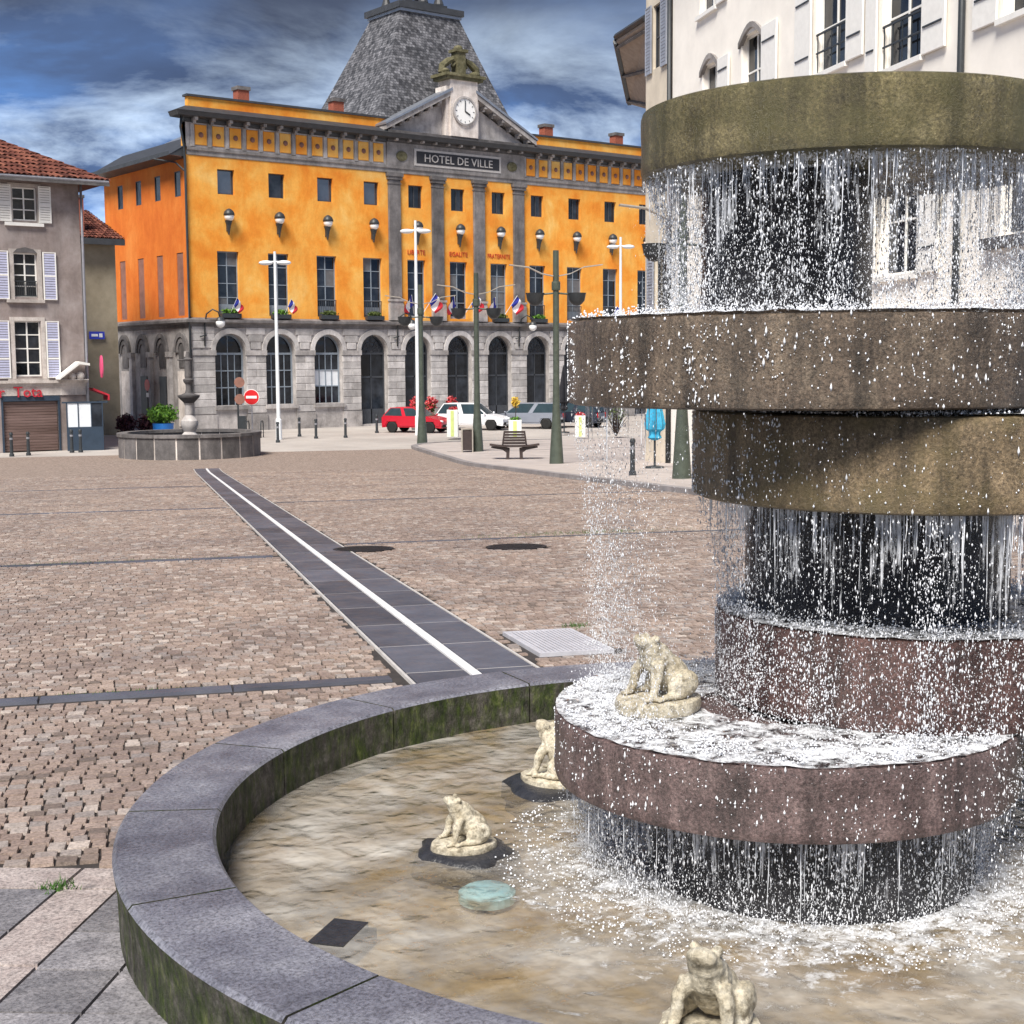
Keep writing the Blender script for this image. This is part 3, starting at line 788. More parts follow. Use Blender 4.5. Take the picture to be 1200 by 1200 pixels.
# ---- water
WN = [None]
def fbm(x, y, z, o=4):
    v, a, f = 0, 1, 1
    for _ in range(o): v += a*mnoise.noise(Vector((x*f, y*f, z*f))); a *= .5; f *= 2.1
    return v
def water_disc(name, cx, cy, r0, r1, z, mat, label, amp, nr=50, na=200, fs=6.0, parent=None):
    V, F = [], []
    for i in range(nr+1):
        r = r0+(r1-r0)*i/nr
        for q in range(na):
            t = 2*PI*q/na; x, y = cx+r*math.cos(t), cy+r*math.sin(t)
            V.append((x, y, z+amp*fbm(x*fs, y*fs, 1.3, 2)))
    for i in range(nr):
        for q in range(na):
            w = (q+1) % na; F.append((i*na+q, (i+1)*na+q, (i+1)*na+w, i*na+w))
    o = link(name, fast_mesh(name, np.array(V), np.array(F), mat, True))
    return tag(o, label, 'water', kind='stuff')
w_ = water_disc('basin_pool', BC[0], BC[1], .02, BASIN_RI+.003, WATER_Z, 'basin_water', 'shallow rippled water filling the round basin', .004, 70, 260, 5)
x, y, r, _, z = T['lower_disc']; water_disc('water_film', x, y, .3, r-.004, z+.007, 'film_water', 'frothy film of water on the lowest disc', .006, 30, 160, 14)
x, y, r, _, z = T['second_disc']; water_disc('water_film', x, y, .3, r-.004, z+.007, 'film_water', 'froth on top of the dark red disc', .006, 24, 160, 14)
x, y, r, _, z = T['fourth_disc']; water_disc('water_film', x, y, .2, r-.004, z+.008, 'film_water', 'froth on top of the wide brown disc', .006, 24, 160, 14)
x, y, r, _, z = T['third_disc']; water_disc('water_film', x, y, .5, r-.004, z+.006, 'film_water', 'thin line of water on top of the ochre disc', .004, 10, 160, 14)
x, y, r, _, z = T['top_disc']; water_disc('water_film', x, y, .05, r-.03, z-.006, 'film_water', 'still water brimming in the top disc', .002, 12, 120, 10)

OV = np.array([(1, 0, 0), (0, 1, 0), (-1, 0, 0), (0, -1, 0), (0, 0, 1), (0, 0, -1)], float)
OF = np.array([(0, 1, 4), (1, 2, 4), (2, 3, 4), (3, 0, 4), (1, 0, 5), (2, 1, 5), (3, 2, 5), (0, 3, 5)])
def drops_mesh(name, P, Rr, El, label, tilt=None, mat='drop_water'):
    n = len(P)
    th = rng.uniform(0, PI/2, n); c, s = np.cos(th), np.sin(th)
    v = np.repeat(OV[None], n, 0)*Rr[:, None, None]
    vx = v[..., 0]*c[:, None]-v[..., 1]*s[:, None]; vy = v[..., 0]*s[:, None]+v[..., 1]*c[:, None]
    vz = v[..., 2]*El[:, None]
    if tilt is not None:
        vx = vx+vz*tilt[:, 0:1]; vy = vy+vz*tilt[:, 1:2]
    V = np.stack([vx, vy, vz], -1)+P[:, None, :]
    F = OF[None]+(np.arange(n)*6)[:, None, None]
    return tag(link(name, fast_mesh(name, V.reshape(-1, 3), F.reshape(-1, 3), mat, True)), label, 'water drops', kind='stuff')
def hit_z(x, y, below):                                  # first surface under a falling drop
    best = WATER_Z
    for nm in below:
        cx, cy, r, z0, z1 = T[nm]
        if math.hypot(x-cx, y-cy) < r-.005: best = max(best, z1)
    return best
def curtain(src, below, n, label, strands, dens=None, spread=.03, tip=.65, k_size=1.0, taper=.15):
    cx, cy, r, z0, z1 = T[src]
    P, Rr, El = [], [], []
    # clustered angles: water leaves a lip in threads
    th_c = rng.uniform(0, 2*PI, 150); wt_ = rng.gamma(1.2, 1, 150); wt_ /= wt_.sum()
    k = 0
    while k < n:
        t = th_c[rng.choice(150, p=wt_)]+rng.normal(0, .02) if rng.random() < tip else rng.uniform(0, 2*PI)
        if dens and rng.random() > dens(t): continue
        f = rng.random()
        rr = r*(.985-taper*(1-math.exp(-4*f)))+rng.normal(0, .012)+spread*(rng.random()-.6)*f
        x, y = cx+rr*math.cos(t), cy+rr*math.sin(t)
        zb = hit_z(x, y, below); z = z0-(z0-zb)*f**.8
        P.append((x, y, z)); a = (.0015+.0019*rng.random()**2)*k_size; Rr.append(a); El.append(1.4+3.6*rng.random()**2); k += 1
    for i in range(n//5):                                # splash back up where it lands
        t = rng.uniform(0, 2*PI)
        if dens and rng.random() > dens(t): continue
        rr = r*(.985-taper)+rng.normal(0, .06); x, y = cx+rr*math.cos(t), cy+rr*math.sin(t); zb = hit_z(x, y, below)
        P.append((x, y, zb+abs(rng.normal(0, .035)))); Rr.append(.0018+.0022*rng.random()); El.append(1.0)
    drops_mesh('water_drops', np.array(P), np.array(Rr), np.array(El), label)
    mb = MB()
    for i in range(strands):
        t = th_c[rng.choice(150, p=wt_)]+rng.normal(0, .015) if rng.random() < .6 else rng.uniform(0, 2*PI)
        if dens and rng.random() > dens(t): continue
        L = (z0-WATER_Z)*0+rng.uniform(.03, .22)*(1.4 if rng.random() < .2 else .8)
        m_ = 9; path, rad = [], []; ph = rng.uniform(0, 9); rr = r*rng.uniform(.82, .965)
        for j in range(m_):
            f = j/(m_-1); tt = t+.004*math.sin(ph+f*5)*f
            path.append((cx+rr*math.cos(tt), cy+rr*math.sin(tt), z0+.004-L*f)); rad.append((.0021*(1-f)+.0005)*(.5+.9*rng.random()))
        mb.tube(path, rad, 4)
    if strands: tag(mb.build('water_threads', 'drop_water', None, smooth=True), label.replace('drops', 'threads'), 'water threads', kind='stuff')
tl = math.atan2(*reversed(UW(-1, 0)))                    # world angle pointing to the picture's left
def left_dens(t):
    d = abs((t-tl+PI) % (2*PI)-PI); return 1.0 if d < .75 else .16
curtain('top_disc', ['fourth_disc'], 10500, 'white drops falling from the top disc to the wide brown disc', 260)
curtain('fourth_disc', ['third_disc', 'second_disc', 'lower_disc'], 5500, 'sparse drops falling from the left edge of the wide brown disc', 40, left_dens, .10, .3, .72, .10)
curtain('third_disc', ['second_disc', 'lower_disc'], 8500, 'white drops falling from the ochre disc past the middle column', 240)
curtain('second_disc', ['lower_disc'], 1200, 'few drops running off the dark red disc', 0)
curtain('lower_disc', [], 7200, 'white drops falling from the lowest disc into the basin', 240)
def veil(src, zb, label, flare=.015):
    cx, cy, r, z0, z1 = T[src]; na, nz = 220, 14; V, F = [], []
    for j in range(nz+1):
        f = j/nz; z = z0+.002+(zb-z0)*f
        for q in range(na):
            t = 2*PI*q/na; rr = r*.875+.008*fbm(math.cos(t)*9, math.sin(t)*9, z*2, 3)*f
            V.append((cx+rr*math.cos(t), cy+rr*math.sin(t), z))
    for j in range(nz):
        for q in range(na): w = (q+1) % na; F.append((j*na+q, (j+1)*na+q, (j+1)*na+w, j*na+w))
    tag(link('water_veil', fast_mesh('water_veil', np.array(V), np.array(F), 'veil_water', True)), label, 'water veil', kind='stuff')
veil('top_disc', .155, 'torn white veil of water below the top disc')
veil('third_disc', -.95, 'torn white veil of water below the ochre disc')
veil('lower_disc', WATER_Z+.005, 'torn white veil of water below the lowest disc')
def mist(src, below, n, label, dens=None):               # fine spray, drops under a millimetre
    cx, cy, r, z0, z1 = T[src]; P = []
    while len(P) < n:
        t = rng.uniform(0, 2*PI)
        if dens and rng.random() > dens(t): continue
        rr = r*(.86+rng.normal(0, .06)); x, y = cx+rr*math.cos(t), cy+rr*math.sin(t); zb = hit_z(x, y, below)
        P.append((x, y, zb+(z0-zb)*(rng.random()**1.6)))
    drops_mesh('water_mist', np.array(P), rng.uniform(.0006, .0011, n), rng.uniform(1, 5, n), label)
mist('top_disc', ['fourth_disc'], 26000, 'fine spray below the top disc')
mist('third_disc', ['second_disc', 'lower_disc'], 20000, 'fine spray below the ochre disc')
mist('lower_disc', [], 20000, 'fine spray below the lowest disc')
mist('fourth_disc', ['third_disc', 'second_disc', 'lower_disc'], 12000, 'fine spray below the left edge of the wide brown disc', left_dens)
# beads and runs on the faces of the discs
def beads(src, n, label, bias=None):
    cx, cy, r, z0, z1 = T[src]; P, Rr, El = [], [], []
    while len(P) < n:
        t = rng.uniform(0, 2*PI); z = rng.uniform(z0+.01, z1)
        if fbm(t*6, z*3, 5.1, 3)*.8+.45 < rng.random(): continue
        if bias and rng.random() > bias(t): continue
        P.append((cx+(r+.001)*math.cos(t), cy+(r+.001)*math.sin(t), z)); Rr.append(.0018+.003*rng.random()**3); El.append(1+3*rng.random()**3)
    drops_mesh('water_beads', np.array(P), np.array(Rr), np.array(El), label)
beads('lower_disc', 1500, 'white beads of water on the face of the lowest disc')
beads('second_disc', 4800, 'white beads of water covering the dark red disc')
beads('fourth_disc', 2600, 'white beads of water on the face of the wide brown disc')
beads('third_disc', 1300, 'white beads of water on the face of the ochre disc', left_dens)
def under_beads(src, n, label):
    cx, cy, r, z0, z1 = T[src]; P = []
    while len(P) < n:
        t = rng.uniform(0, 2*PI); rr = math.sqrt(rng.uniform(.10, (r-.02)**2))
        if fbm(rr*9*math.cos(t), rr*9*math.sin(t), 1.1, 3)*.8+.5 > rng.random(): P.append((cx+rr*math.cos(t), cy+rr*math.sin(t), z0-.001))
    drops_mesh('water_beads', np.array(P), rng.uniform(.002, .0045, n), rng.uniform(.7, 2.2, n), label)
under_beads('top_disc', 3500, 'beads of water hanging under the top disc')
def froth(src, r0, r1, n, label, z=None, hgt=.02, c=None, size=.004):
    if src: cx, cy, r, _, zt = T[src]
    else: cx, cy = c; zt = z
    P, Rr, El = [], [], []
    while len(P) < n:
        t = rng.uniform(0, 2*PI); rr = math.sqrt(rng.uniform(r0*r0, r1*r1))
        x, y = cx+rr*math.cos(t), cy+rr*math.sin(t)
        if fbm(x*9, y*9, 2.2, 4)*.9+.5 < rng.random(): continue
        P.append((x, y, zt+.008+abs(rng.normal(0, hgt))*rng.random())); Rr.append(size*(.4+rng.random())); El.append(.6+.6*rng.random())
    drops_mesh('water_froth', np.array(P), np.array(Rr), np.array(El), label)
froth('lower_disc', .55, .80, 6000, 'white splashes dancing on the lowest disc')
froth('second_disc', .48, .71, 4000, 'white splashes on the dark red disc')
froth('fourth_disc', .55, .88, 5000, 'white splashes on the wide brown disc')
froth('third_disc', .70, .77, 900, 'white splashes on the ochre disc', None, .008)
xa, ya = T['lower_disc'][:2]
froth(None, .55, 1.05, 3500, 'white splashes around the foot of the fountain', WATER_Z, .022, (xa, ya))

# ---- frogs
def frog_mesh():
    mb = MB()
    ry = lambda a: Matrix.Rotation(a, 3, 'Y')
    mb.ell((-.045, 0, .078), (.088, .066, .066), ry(R(-38)))
    mb.ell((.000, 0, .128), (.082, .056, .058), ry(R(-52)))
    mb.ell((.028, 0, .168), (.060, .050, .042), ry(R(-40)))
    mb.ell((.056, 0, .196), (.048, .042, .028), ry(R(-32)))
    for s in (-1, 1):
        mb.ell((.030, s*.032, .212), (.016, .014, .016))
        mb.ell((-.058, s*.072, .050), (.066, .030, .050), ry(R(12)))
        mb.ell((-.020, s*.082, .014), (.062, .020, .014))
        mb.tube([(.030, s*.046, .125), (.052, s*.066, .080), (.058, s*.068, .040), (.078, s*.072, .008)], [.024, .021, .017, .015], 10)
        for k in (-1, 0, 1): mb.tube([(.072, s*.072, .010), (.105, s*.072+k*.014, .006)], [.010, .006], 6)
        for k in (-1, 0, 1): mb.tube([(.03, s*.086, .010), (.066, s*.092+k*.014, .006)], [.010, .006], 6)
    me = mb.mesh('frog_body', 'frog_stone')
    o = bpy.data.objects.new('tmp', me); COL.objects.link(o)
    md = o.modifiers.new('r', 'REMESH'); md.mode = 'VOXEL'; md.voxel_size = .0055
    sm = o.modifiers.new('s', 'SMOOTH'); sm.iterations = 4; sm.factor = .5
    bpy.context.view_layer.update()
    m2 = bpy.data.meshes.new_from_object(o.evaluated_get(bpy.context.evaluated_depsgraph_get()))
    bpy.data.objects.remove(o)
    for v_ in m2.vertices:
        p_ = Vector(v_.co); v_.co = p_+v_.normal*(.0035*fbm(p_.x*38, p_.y*38, p_.z*38, 3)) if p_.z > .012 else p_
    m2.name = 'body'; m2.materials.clear(); m2.materials.append(MATS['frog_stone'])
    m2.polygons.foreach_set('use_smooth', [True]*len(m2.polygons))
    return m2
FM = frog_mesh()
bs = MB(); bs.lathe([(.155, -.05), (.165, -.03), (.160, -.006), (.148, .0), (.02, .001)], 26, wob=.10)
bs.v = [(x*1.0, y*.82, z) for x, y, z in bs.v]; BASEM = bs.mesh('stone_base', 'frog_stone', True); BASEM.set_sharp_from_angle(angle=R(40))
def frog(x, y, z, face, sc, label, mound=None):
    o = thing('stone_frog', label, 'frog statue', (x, y, z), face, 'carved frogs of the fountain')
    b = link('body', FM, o); b.scale = (sc,)*3
    b2 = link('stone_base', BASEM, o); b2.scale = (sc,)*3
    if mound:
        mo = MB(); mo.lathe([(mound*1.35, -.16), (mound*1.22, -.05), (mound*1.0, -.026), (mound*.5, -.022), (.02, -.02)], 26, wob=.35); mo.build('dark_mound', 'mound_stone', o, smooth=True)
    return o
z1 = T['lower_disc'][4]
frog(3.475, 3.66, z1+.058, R(170), 1.0, 'pale stone frog sitting on the lowest disc')
frog(3.813, 4.642, -1.752, R(112), 1.0, 'pale stone frog half hidden behind the lowest disc', .20)
frog(3.005, 4.201, -1.755, R(160), .76, 'small pale stone frog on a dark mound in open water', .15)
frog(2.62, 2.56, -1.735, R(205), 1.02, 'pale stone frog in the front of the basin, facing the viewer')
o = MB().lathe([(.10, -.03), (.10, 0), (.08, .012), (.02, .018)], 24).build('underwater_lamp', 'lamp_glass_blue', None, (2.876, 3.883, -1.826))
tag(o, 'round pale blue lamp under the water', 'lamp')
o = MB().bx(-.12, .12, -.08, .08, 0, .10).bx(-.10, .10, -.06, .06, .10, .125).build('pump_box', 'mound_stone', None, (2.253, 3.837, -1.922), R(35))
tag(o, 'dark pump box under water by the rim', 'pump')

# ================================================================== TOWN HALL
GZ = gz(0, 100)
HO = (34.95, 74.2, GZ)
HOTEL = thing('town_hall', 'orange town hall with grey arcaded ground floor, clock pediment and slate pavilion roof', 'building', HO)
HW, HD = 36.4, 11.6
PITCH, X0 = 3.17, 2.35
WX = [X0+PITCH*i for i in range(11)]
def holed(mb, mp, x0, x1, z0, z1, holes, depth):
    xs = sorted({x0, x1, *[h[0] for h in holes], *[h[1] for h in holes]}); zs = sorted({z0, z1, *[h[2] for h in holes], *[h[3] for h in holes]})
    for i in range(len(xs)-1):
        for j in range(len(zs)-1):
            cx, cz = (xs[i]+xs[i+1])/2, (zs[j]+zs[j+1])/2
            if any(h[0] < cx < h[1] and h[2] < cz < h[3] for h in holes): continue
            mb.face([mp(xs[i], 0, zs[j]), mp(xs[i+1], 0, zs[j]), mp(xs[i+1], 0, zs[j+1]), mp(xs[i], 0, zs[j+1])])
    for a, b, c, d in holes:
        for (p, q) in (((a, c), (b, c)), ((b, c), (b, d)), ((b, d), (a, d)), ((a, d), (a, c))):
            mb.face([mp(p[0], 0, p[1]), mp(q[0], 0, q[1]), mp(q[0], depth, q[1]), mp(p[0], depth, p[1])])
FR = lambda a, d, z: (a, d, z)              # front wall: a along x, d into the building
SD = lambda a, d, z: (d, a, z)              # side wall (left): a along y
tall = [(x-.66, x+.66, 6.52, 10.05) for x in WX]
small = [(x-.52, x+.52, 13.18, 14.54) for x in WX]
mb = MB(); holed(mb, FR, 0, HW, 6.26, 15.2, tall+small, .28); mb.build('upper_wall', 'orange_render', HOTEL)
SY = [1.18+2.66*i for i in range(4)]
s_small = [(y-.38, y+.38, 13.02, 14.4) for y in SY]
s_tall = [(y-.42, y+.42, 6.48, 9.95) for y in SY]
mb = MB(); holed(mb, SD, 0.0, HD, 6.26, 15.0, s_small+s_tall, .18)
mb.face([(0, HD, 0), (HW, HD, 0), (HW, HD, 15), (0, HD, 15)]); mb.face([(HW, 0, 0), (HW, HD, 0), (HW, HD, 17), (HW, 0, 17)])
mb.build('side_wall', 'shaded_orange', HOTEL)

def window(parent, cx, z0, z1, w, mp, depth, frame, nx=2, bars=(), glass='window_glass', t=.055, panel=0.0, name='window'):
    """frame with mullions, and each pane a sub-part; mp maps (along, inwards, up)"""
    fr = MB()
    def bar(a0, a1, c0, c1, d0, d1):
        P = [mp(a, d, z) for a in (a0, a1) for d in (d0, d1) for z in (c0, c1)]
        xs = [p[0] for p in P]; ys = [p[1] for p in P]; zs = [p[2] for p in P]
        fr.bx(min(xs), max(xs), min(ys), max(ys), min(zs), max(zs))
    a0, a1 = cx-w/2, cx+w/2
    d0, d1 = depth-.09, depth-.02
    bar(a0, a0+t, z0, z1, d0, d1); bar(a1-t, a1, z0, z1, d0, d1)
    bar(a0+t, a1-t, z1-t, z1, d0, d1); bar(a0+t, a1-t, z0, z0+t+panel, d0, d1)
    vs = [a0+t+(w-2*t)*i/nx for i in range(nx+1)]; hs = [z0+t+panel]+[z0+(z1-z0)*b for b in bars]+[z1-t]
    for i in range(1, nx): bar(vs[i]-t*.5, vs[i]+t*.5, z0+t+panel, z1-t, d0+.005, d1-.005)
    for h in hs[1:-1]: bar(a0+t, a1-t, h-t*.4, h+t*.4, d0+.012, d1-.01)
    f = fr.build(name, frame, parent)
    for i in range(nx):
        for j in range(len(hs)-1):
            p = MB(); q = [mp(vs[i], depth-.05, hs[j]), mp(vs[i+1], depth-.05, hs[j]), mp(vs[i+1], depth-.05, hs[j+1]), mp(vs[i], depth-.05, hs[j+1])]
            p.face(q); g = glass(i, j) if callable(glass) else glass
            p.build('pane', g, f)
    return f
for i, x in enumerate(WX):
    window(HOTEL, x, 6.52, 10.05, 1.32, FR, .28, 'grey_frame', 2, (.28, .50, .78), panel=.55 if i in (0, 1, 2, 3, 8) else .1, glass=(lambda a_, b_, i=i: 'curtain' if (i*7+a_*3+b_*5) % 9 == 0 or (i in (6, 8) and b_ < 3) else 'window_glass'))
    window(HOTEL, x, 13.18, 14.54, 1.04, FR, .28, 'dark_frame', 2 if i > 3 else 1, (), t=.07, glass='sky_glass' if i in (0, 2, 3) else 'window_glass')
for y in SY:
    window(HOTEL, y, 13.02, 14.4, .76, SD, .10, 'dark_frame', 1, (), t=.05)
    mb = MB(); holed(mb, SD, y-.42, y+.42, 6.48, 9.95, [], .1); mb.v = [(.035, b, c) for a, b, c in mb.v]; mb.build('blind_panel', 'mauve_panel', HOTEL)
# balcony rails at some tall windows
for i in (2, 3, 7, 8, 9):
    mb = MB(); x = WX[i]
    mb.bx(x-.64, x+.64, .03, .07, 7.45, 7.50).bx(x-.64, x+.64, .03, .07, 6.6, 6.64)
    for k in range(11): mb.bx(x-.60+k*.12-.01, x-.60+k*.12+.01, .04, .06, 6.645, 7.445)
    mb.build('balcony_rail', 'dark_frame', HOTEL)
# ground floor arcade
AR, IMP = .95, 4.36
mb = MB()
xs_edges = [0]+[v for x in WX for v in (x-AR, x+AR)]+[HW]
for k in range(0, len(xs_edges), 2):
    a, b = xs_edges[k], xs_edges[k+1]
    mb.face([(a, 0, 0), (b, 0, 0), (b, 0, 5.84), (a, 0, 5.84)])
DOORS = set(range(3, 11))
for i, x in enumerate(WX):
    n = 20; arc = [(x-AR*math.cos(PI*q/n), IMP+AR*1.18*math.sin(PI*q/n)) for q in range(n+1)]
    for q in range(n):
        (a, z0), (b, z1) = arc[q], arc[q+1]
        mb.face([(a, 0, z0), (b, 0, z1), (b, 0, 5.84), (a, 0, 5.84)]); mb.face([(a, 0, z0), (b, 0, z1), (b, .5, z1), (a, .5, z0)])
    zb = .12 if i in DOORS else 1.46
    mb.face([(x-AR, 0, zb), (x-AR, 0, IMP), (x-AR, .5, IMP), (x-AR, .5, zb)]); mb.face([(x+AR, 0, zb), (x+AR, 0, IMP), (x+AR, .5, IMP), (x+AR, .5, zb)])
    mb.face([(x-AR, 0, 0), (x+AR, 0, 0), (x+AR, 0, zb), (x-AR, 0, zb)]); mb.face([(x-AR, 0, zb), (x+AR, 0, zb), (x+AR, .5, zb), (x-AR, .5, zb)])
mb.build('arcade_wall', 'grey_stone', HOTEL)
bw = PITCH-2*AR
blk = MB().bev(-bw/2+.012, bw/2-.012, -.06, .0, 0.01, .40, .02).mesh('stone_block', 'block_stone')
blk_h = MB().bev(-bw/4+.006, bw/4-.006, -.06, .0, 0.01, .40, .02).mesh('stone_block', 'block_stone')
for k in range(10):
    xc = (WX[k]+WX[k+1])/2
    for c in range(8):
        z = .98+c*.41
        if c % 2 == 0: link('stone_block', blk, HOTEL, (xc, -.002, z))
        else:
            for s_ in (-1, 1): link('stone_block', blk_h, HOTEL, (xc+s_*bw/4, -.002, z))
blk_e = MB().bev(.02, 1.38, -.06, 0, .01, .40, .02).mesh('stone_block', 'block_stone')
for c in range(12):
    if c == 8: continue
    link('stone_block', blk_e, HOTEL, (0, -.002, .98+c*.41)); link('stone_block', blk_e, HOTEL, (HW-1.4, -.002, .98+c*.41))
for k in range(11):                                     # spandrel stones above the impost
    for c in range(3):
        if k < 10: link('stone_block', blk_h, HOTEL, ((WX[k]+WX[k+1])/2, -.002, 4.60+c*.41)).scale = (1.0+.45*c, 1, 1)
for k in range(0, len(xs_edges), 2): MB().bx(xs_edges[k]-(.0 if k else .08), xs_edges[k+1]+(.08 if k == 22 else 0), -.09, 0, .0, .95).build('plinth', 'grey_stone', HOTEL)
for k in range(0, len(xs_edges), 2):
    MB().bx(xs_edges[k]-.03, xs_edges[k+1]+.03, -.12, .02, 4.27, 4.55).build('impost', 'grey_stone', HOTEL)
for i, x in enumerate(WX):
    mb = MB(); n = 18
    for q in range(n):
        t0, t1 = PI*q/n, PI*(q+1)/n
        pr_ = lambda t, r, e: (x-r*math.cos(t), e, IMP+.19+(r*1.16-.17)*math.sin(t))
        for (ra, ea, rb, eb) in ((AR, -.10, AR+.26, -.10), (AR+.26, -.10, AR+.26, 0), (AR, -.10, AR, .06)):
            mb.face([pr_(t0, ra, ea), pr_(t0, rb, eb), pr_(t1, rb, eb), pr_(t1, ra, ea)])
    mb.build('arch_moulding', 'block_stone', HOTEL)
    zb = .12 if i in DOORS else 1.46
    if i not in DOORS: MB().bx(x-AR-.1, x+AR+.1, -.16, .05, 1.22, 1.44).build('window_sill', 'grey_stone', HOTEL)
    fr = MB(); D0, D1 = .36, .44; n = 16
    arc = lambda r: [(x-r*math.cos(PI*q/n), IMP+r*1.18*math.sin(PI*q/n)) for q in range(n+1)]
    o1, o2 = arc(AR), arc(AR-.09)
    for q in range(n): fr.ext([o1[q], o1[q+1], o2[q+1], o2[q]], D0, D1)
    fr.bx(x-AR, x-AR+.09, D0, D1, zb, IMP).bx(x+AR-.09, x+AR, D0, D1, zb, IMP)
    fr.bx(x-AR+.09, x+AR-.09, D0, D1, IMP-.06, IMP+.06)
    if i in DOORS:
        fr.bx(x-.035, x+.035, D0+.01, D1-.01, zb, IMP-.06).bx(x-AR+.09, x+AR-.09, D0+.01, D1-.01, 2.9, 3.0).bx(x-AR+.09, x+AR-.09, D0+.01, D1-.01, zb, zb+.9)
        for a in (30, 60, 90, 120, 150): fr.tube([(x, .40, IMP+.05), (x-.86*math.cos(R(a)), .40, IMP+1.0*math.sin(R(a)))], .025, 5)
        for rr in (.3, .6): fr.tube([(x-rr*math.cos(PI*q/10), .395, IMP+rr*1.15*math.sin(PI*q/10)) for q in range(11)], .022, 5)
    else:
        for h in (2.45, 3.4): fr.bx(x-AR+.09, x+AR-.09, D0+.01, D1-.01, h-.03, h+.03)
        for v in (-.42, 0, .42): fr.bx(x+v-.025, x+v+.025, D0+.012, D1-.012, zb, IMP-.06)
        fr.bx(x-.02, x+.02, D0+.012, D1-.012, IMP+.06, IMP+1.05)
    f = fr.build('arched_door' if i in DOORS else 'arched_window', 'dark_frame' if i in DOORS else 'grey_frame', HOTEL)
    p = MB(); p.face([(a, .41, b) for a, b in o2]); p.build('fanlight_pane', 'window_glass', f)
    zs = [zb, 2.95, IMP] if i in DOORS else [zb, 2.45, 3.4, IMP]
    for j in range(len(zs)-1):
        for a, b in ((x-AR+.09, x), (x, x+AR-.09)):
            g = 'white_blind' if (i == 2 and j == 1) else 'window_glass'
            p = MB(); p.face([(a, .41, zs[j]), (b, .41, zs[j]), (b, .41, zs[j+1]), (a, .41, zs[j+1])]); p.build('pane', g, f)
# side ground floor: four pointed bays with pilaster strips
mb = MB(); mb.face([(0, 0, 0), (0, HD, 0), (0, HD, 5.84), (0, 0, 5.84)]); mb.build('side_base_wall', 'grey_stone', HOTEL)
for k, y in enumerate(SY):
    mb = MB(); n = 14
    for rr, ex in ((.86, -.16), (.62, -.10)):
        pts = [(y-rr*math.cos(PI*q/n), 4.45+rr*1.3*math.sin(PI*q/n)) for q in range(n+1)]
        inn = [(y-(rr-.2)*math.cos(PI*q/n), 4.45+(rr-.2)*1.3*math.sin(PI*q/n)) for q in range(n+1)]
        for q in range(n):
            for A, B in ((pts, inn),):
                mb.face([(ex, *A[q]), (ex, *A[q+1]), (ex, *B[q+1]), (ex, *B[q])])
            mb.face([(ex, *pts[q]), (ex, *pts[q+1]), (0, *pts[q+1]), (0, *pts[q])]); mb.face([(ex, *inn[q]), (ex, *inn[q+1]), (0.02, *inn[q+1]), (0.02, *inn[q])])
    mb.build('arch_moulding', 'dark_stone', HOTEL)
    MB().bx(-.05, -.003, y-.42, y+.42, 3.6, 5.2).build('niche_back', 'dark_stone', HOTEL)
    if k in (1, 2): MB().bx(-.06, -.003, y-.45, y+.45, .05, 3.1).build('side_door', 'dark_frame', HOTEL)
    else: MB().bx(-.06, -.003, y-.6, y+.6, .3, 3.4).build('blank_panel', 'pale_stone', HOTEL)
for y in [0.0]+[SY[i]+1.33 for i in range(3)]+[HD-.45]:
    MB().bx(-.2, -.004, y+.02, y+.40, 0, 4.2).build('pilaster_strip', 'block_stone', HOTEL)
    MB().bx(-.26, -.006, y-.04, y+.46, 4.2, 4.5).build('impost', 'grey_stone', HOTEL)
# string cornice between storeys, frieze, eaves
MB().ext([(-.05, 5.84), (-.05, 6.02), (-.28, 6.14), (-.28, 6.26), (0.02, 6.34), (.02, 5.84)], 0, 1).build('tmp', 'grey_stone')
bpy.data.objects.remove(bpy.data.objects['tmp'])
def cornice(name, prof, mat, x0=0.0, x1=HW, side=True, ret=HD):   # prof: (projection, z) swept along the front and round the left corner
    mb = MB(); P = [(x1, 0)]
    for (pa, za), (pb, zb) in zip(prof[:-1], prof[1:]):
        l0, l1 = (-pa, -pb) if side else (0, 0)
        mb.face([(x0+l0, -pa, za), (x1+(pa if side else 0), -pa, za), (x1+(pb if side else 0), -pb, zb), (x0+l1, -pb, zb)])
        if side: mb.face([(x0-pa, -pa, za), (x0-pb, -pb, zb), (x0-pb, ret, zb), (x0-pa, ret, za)])
    return mb.build(name, mat, HOTEL)
cornice('string_course', [(0, 5.80), (.06, 5.84), (.08, 6.0), (.30, 6.10), (.30, 6.24), (.0, 6.36)], 'dark_stone')
cornice('architrave', [(0, 15.17), (.05, 15.2), (.05, 15.42), (.12, 15.45), (.14, 15.60), (-.02, 15.63)], 'grey_stone', side=False)
CX0, CX1 = 12.95, 23.45
mb = MB(); mb.bx(0, CX0, .003, .4, 15.6, 16.95); mb.build('frieze_wall', 'grey_stone', HOTEL); MB().bx(CX1, HW, .003, .4, 15.6, 16.95).build('frieze_wall', 'grey_stone', HOTEL)
mb = MB(); mb.face([(0, 0, 15.0), (0, .6, 15.0), (0, .6, 17), (0, 0, 17)]); mb.build('frieze_side', 'orange_render', HOTEL)
pan = MB().bev(-.36, .36, -.04, .0, .12, 1.22, .03).mesh('frieze_panel', 'orange_render')
ros = MB().ell((0, -.05, .67), (.15, .05, .15), None, 10, 6).mesh('rosette', 'mauve_panel', True)
div = MB().bev(-.12, .12, -.075, .0, .02, 1.32, .02).mesh('frieze_divider', 'grey_stone')
for i in range(12):
    for x in (.9+1.045*i, HW-.9-1.045*i):
        p = link('frieze_panel', pan, HOTEL, (x, -.002, 15.62)); link('rosette', ros, p)
        link('frieze_divider', div, HOTEL, (x-.522, -.001, 15.62))
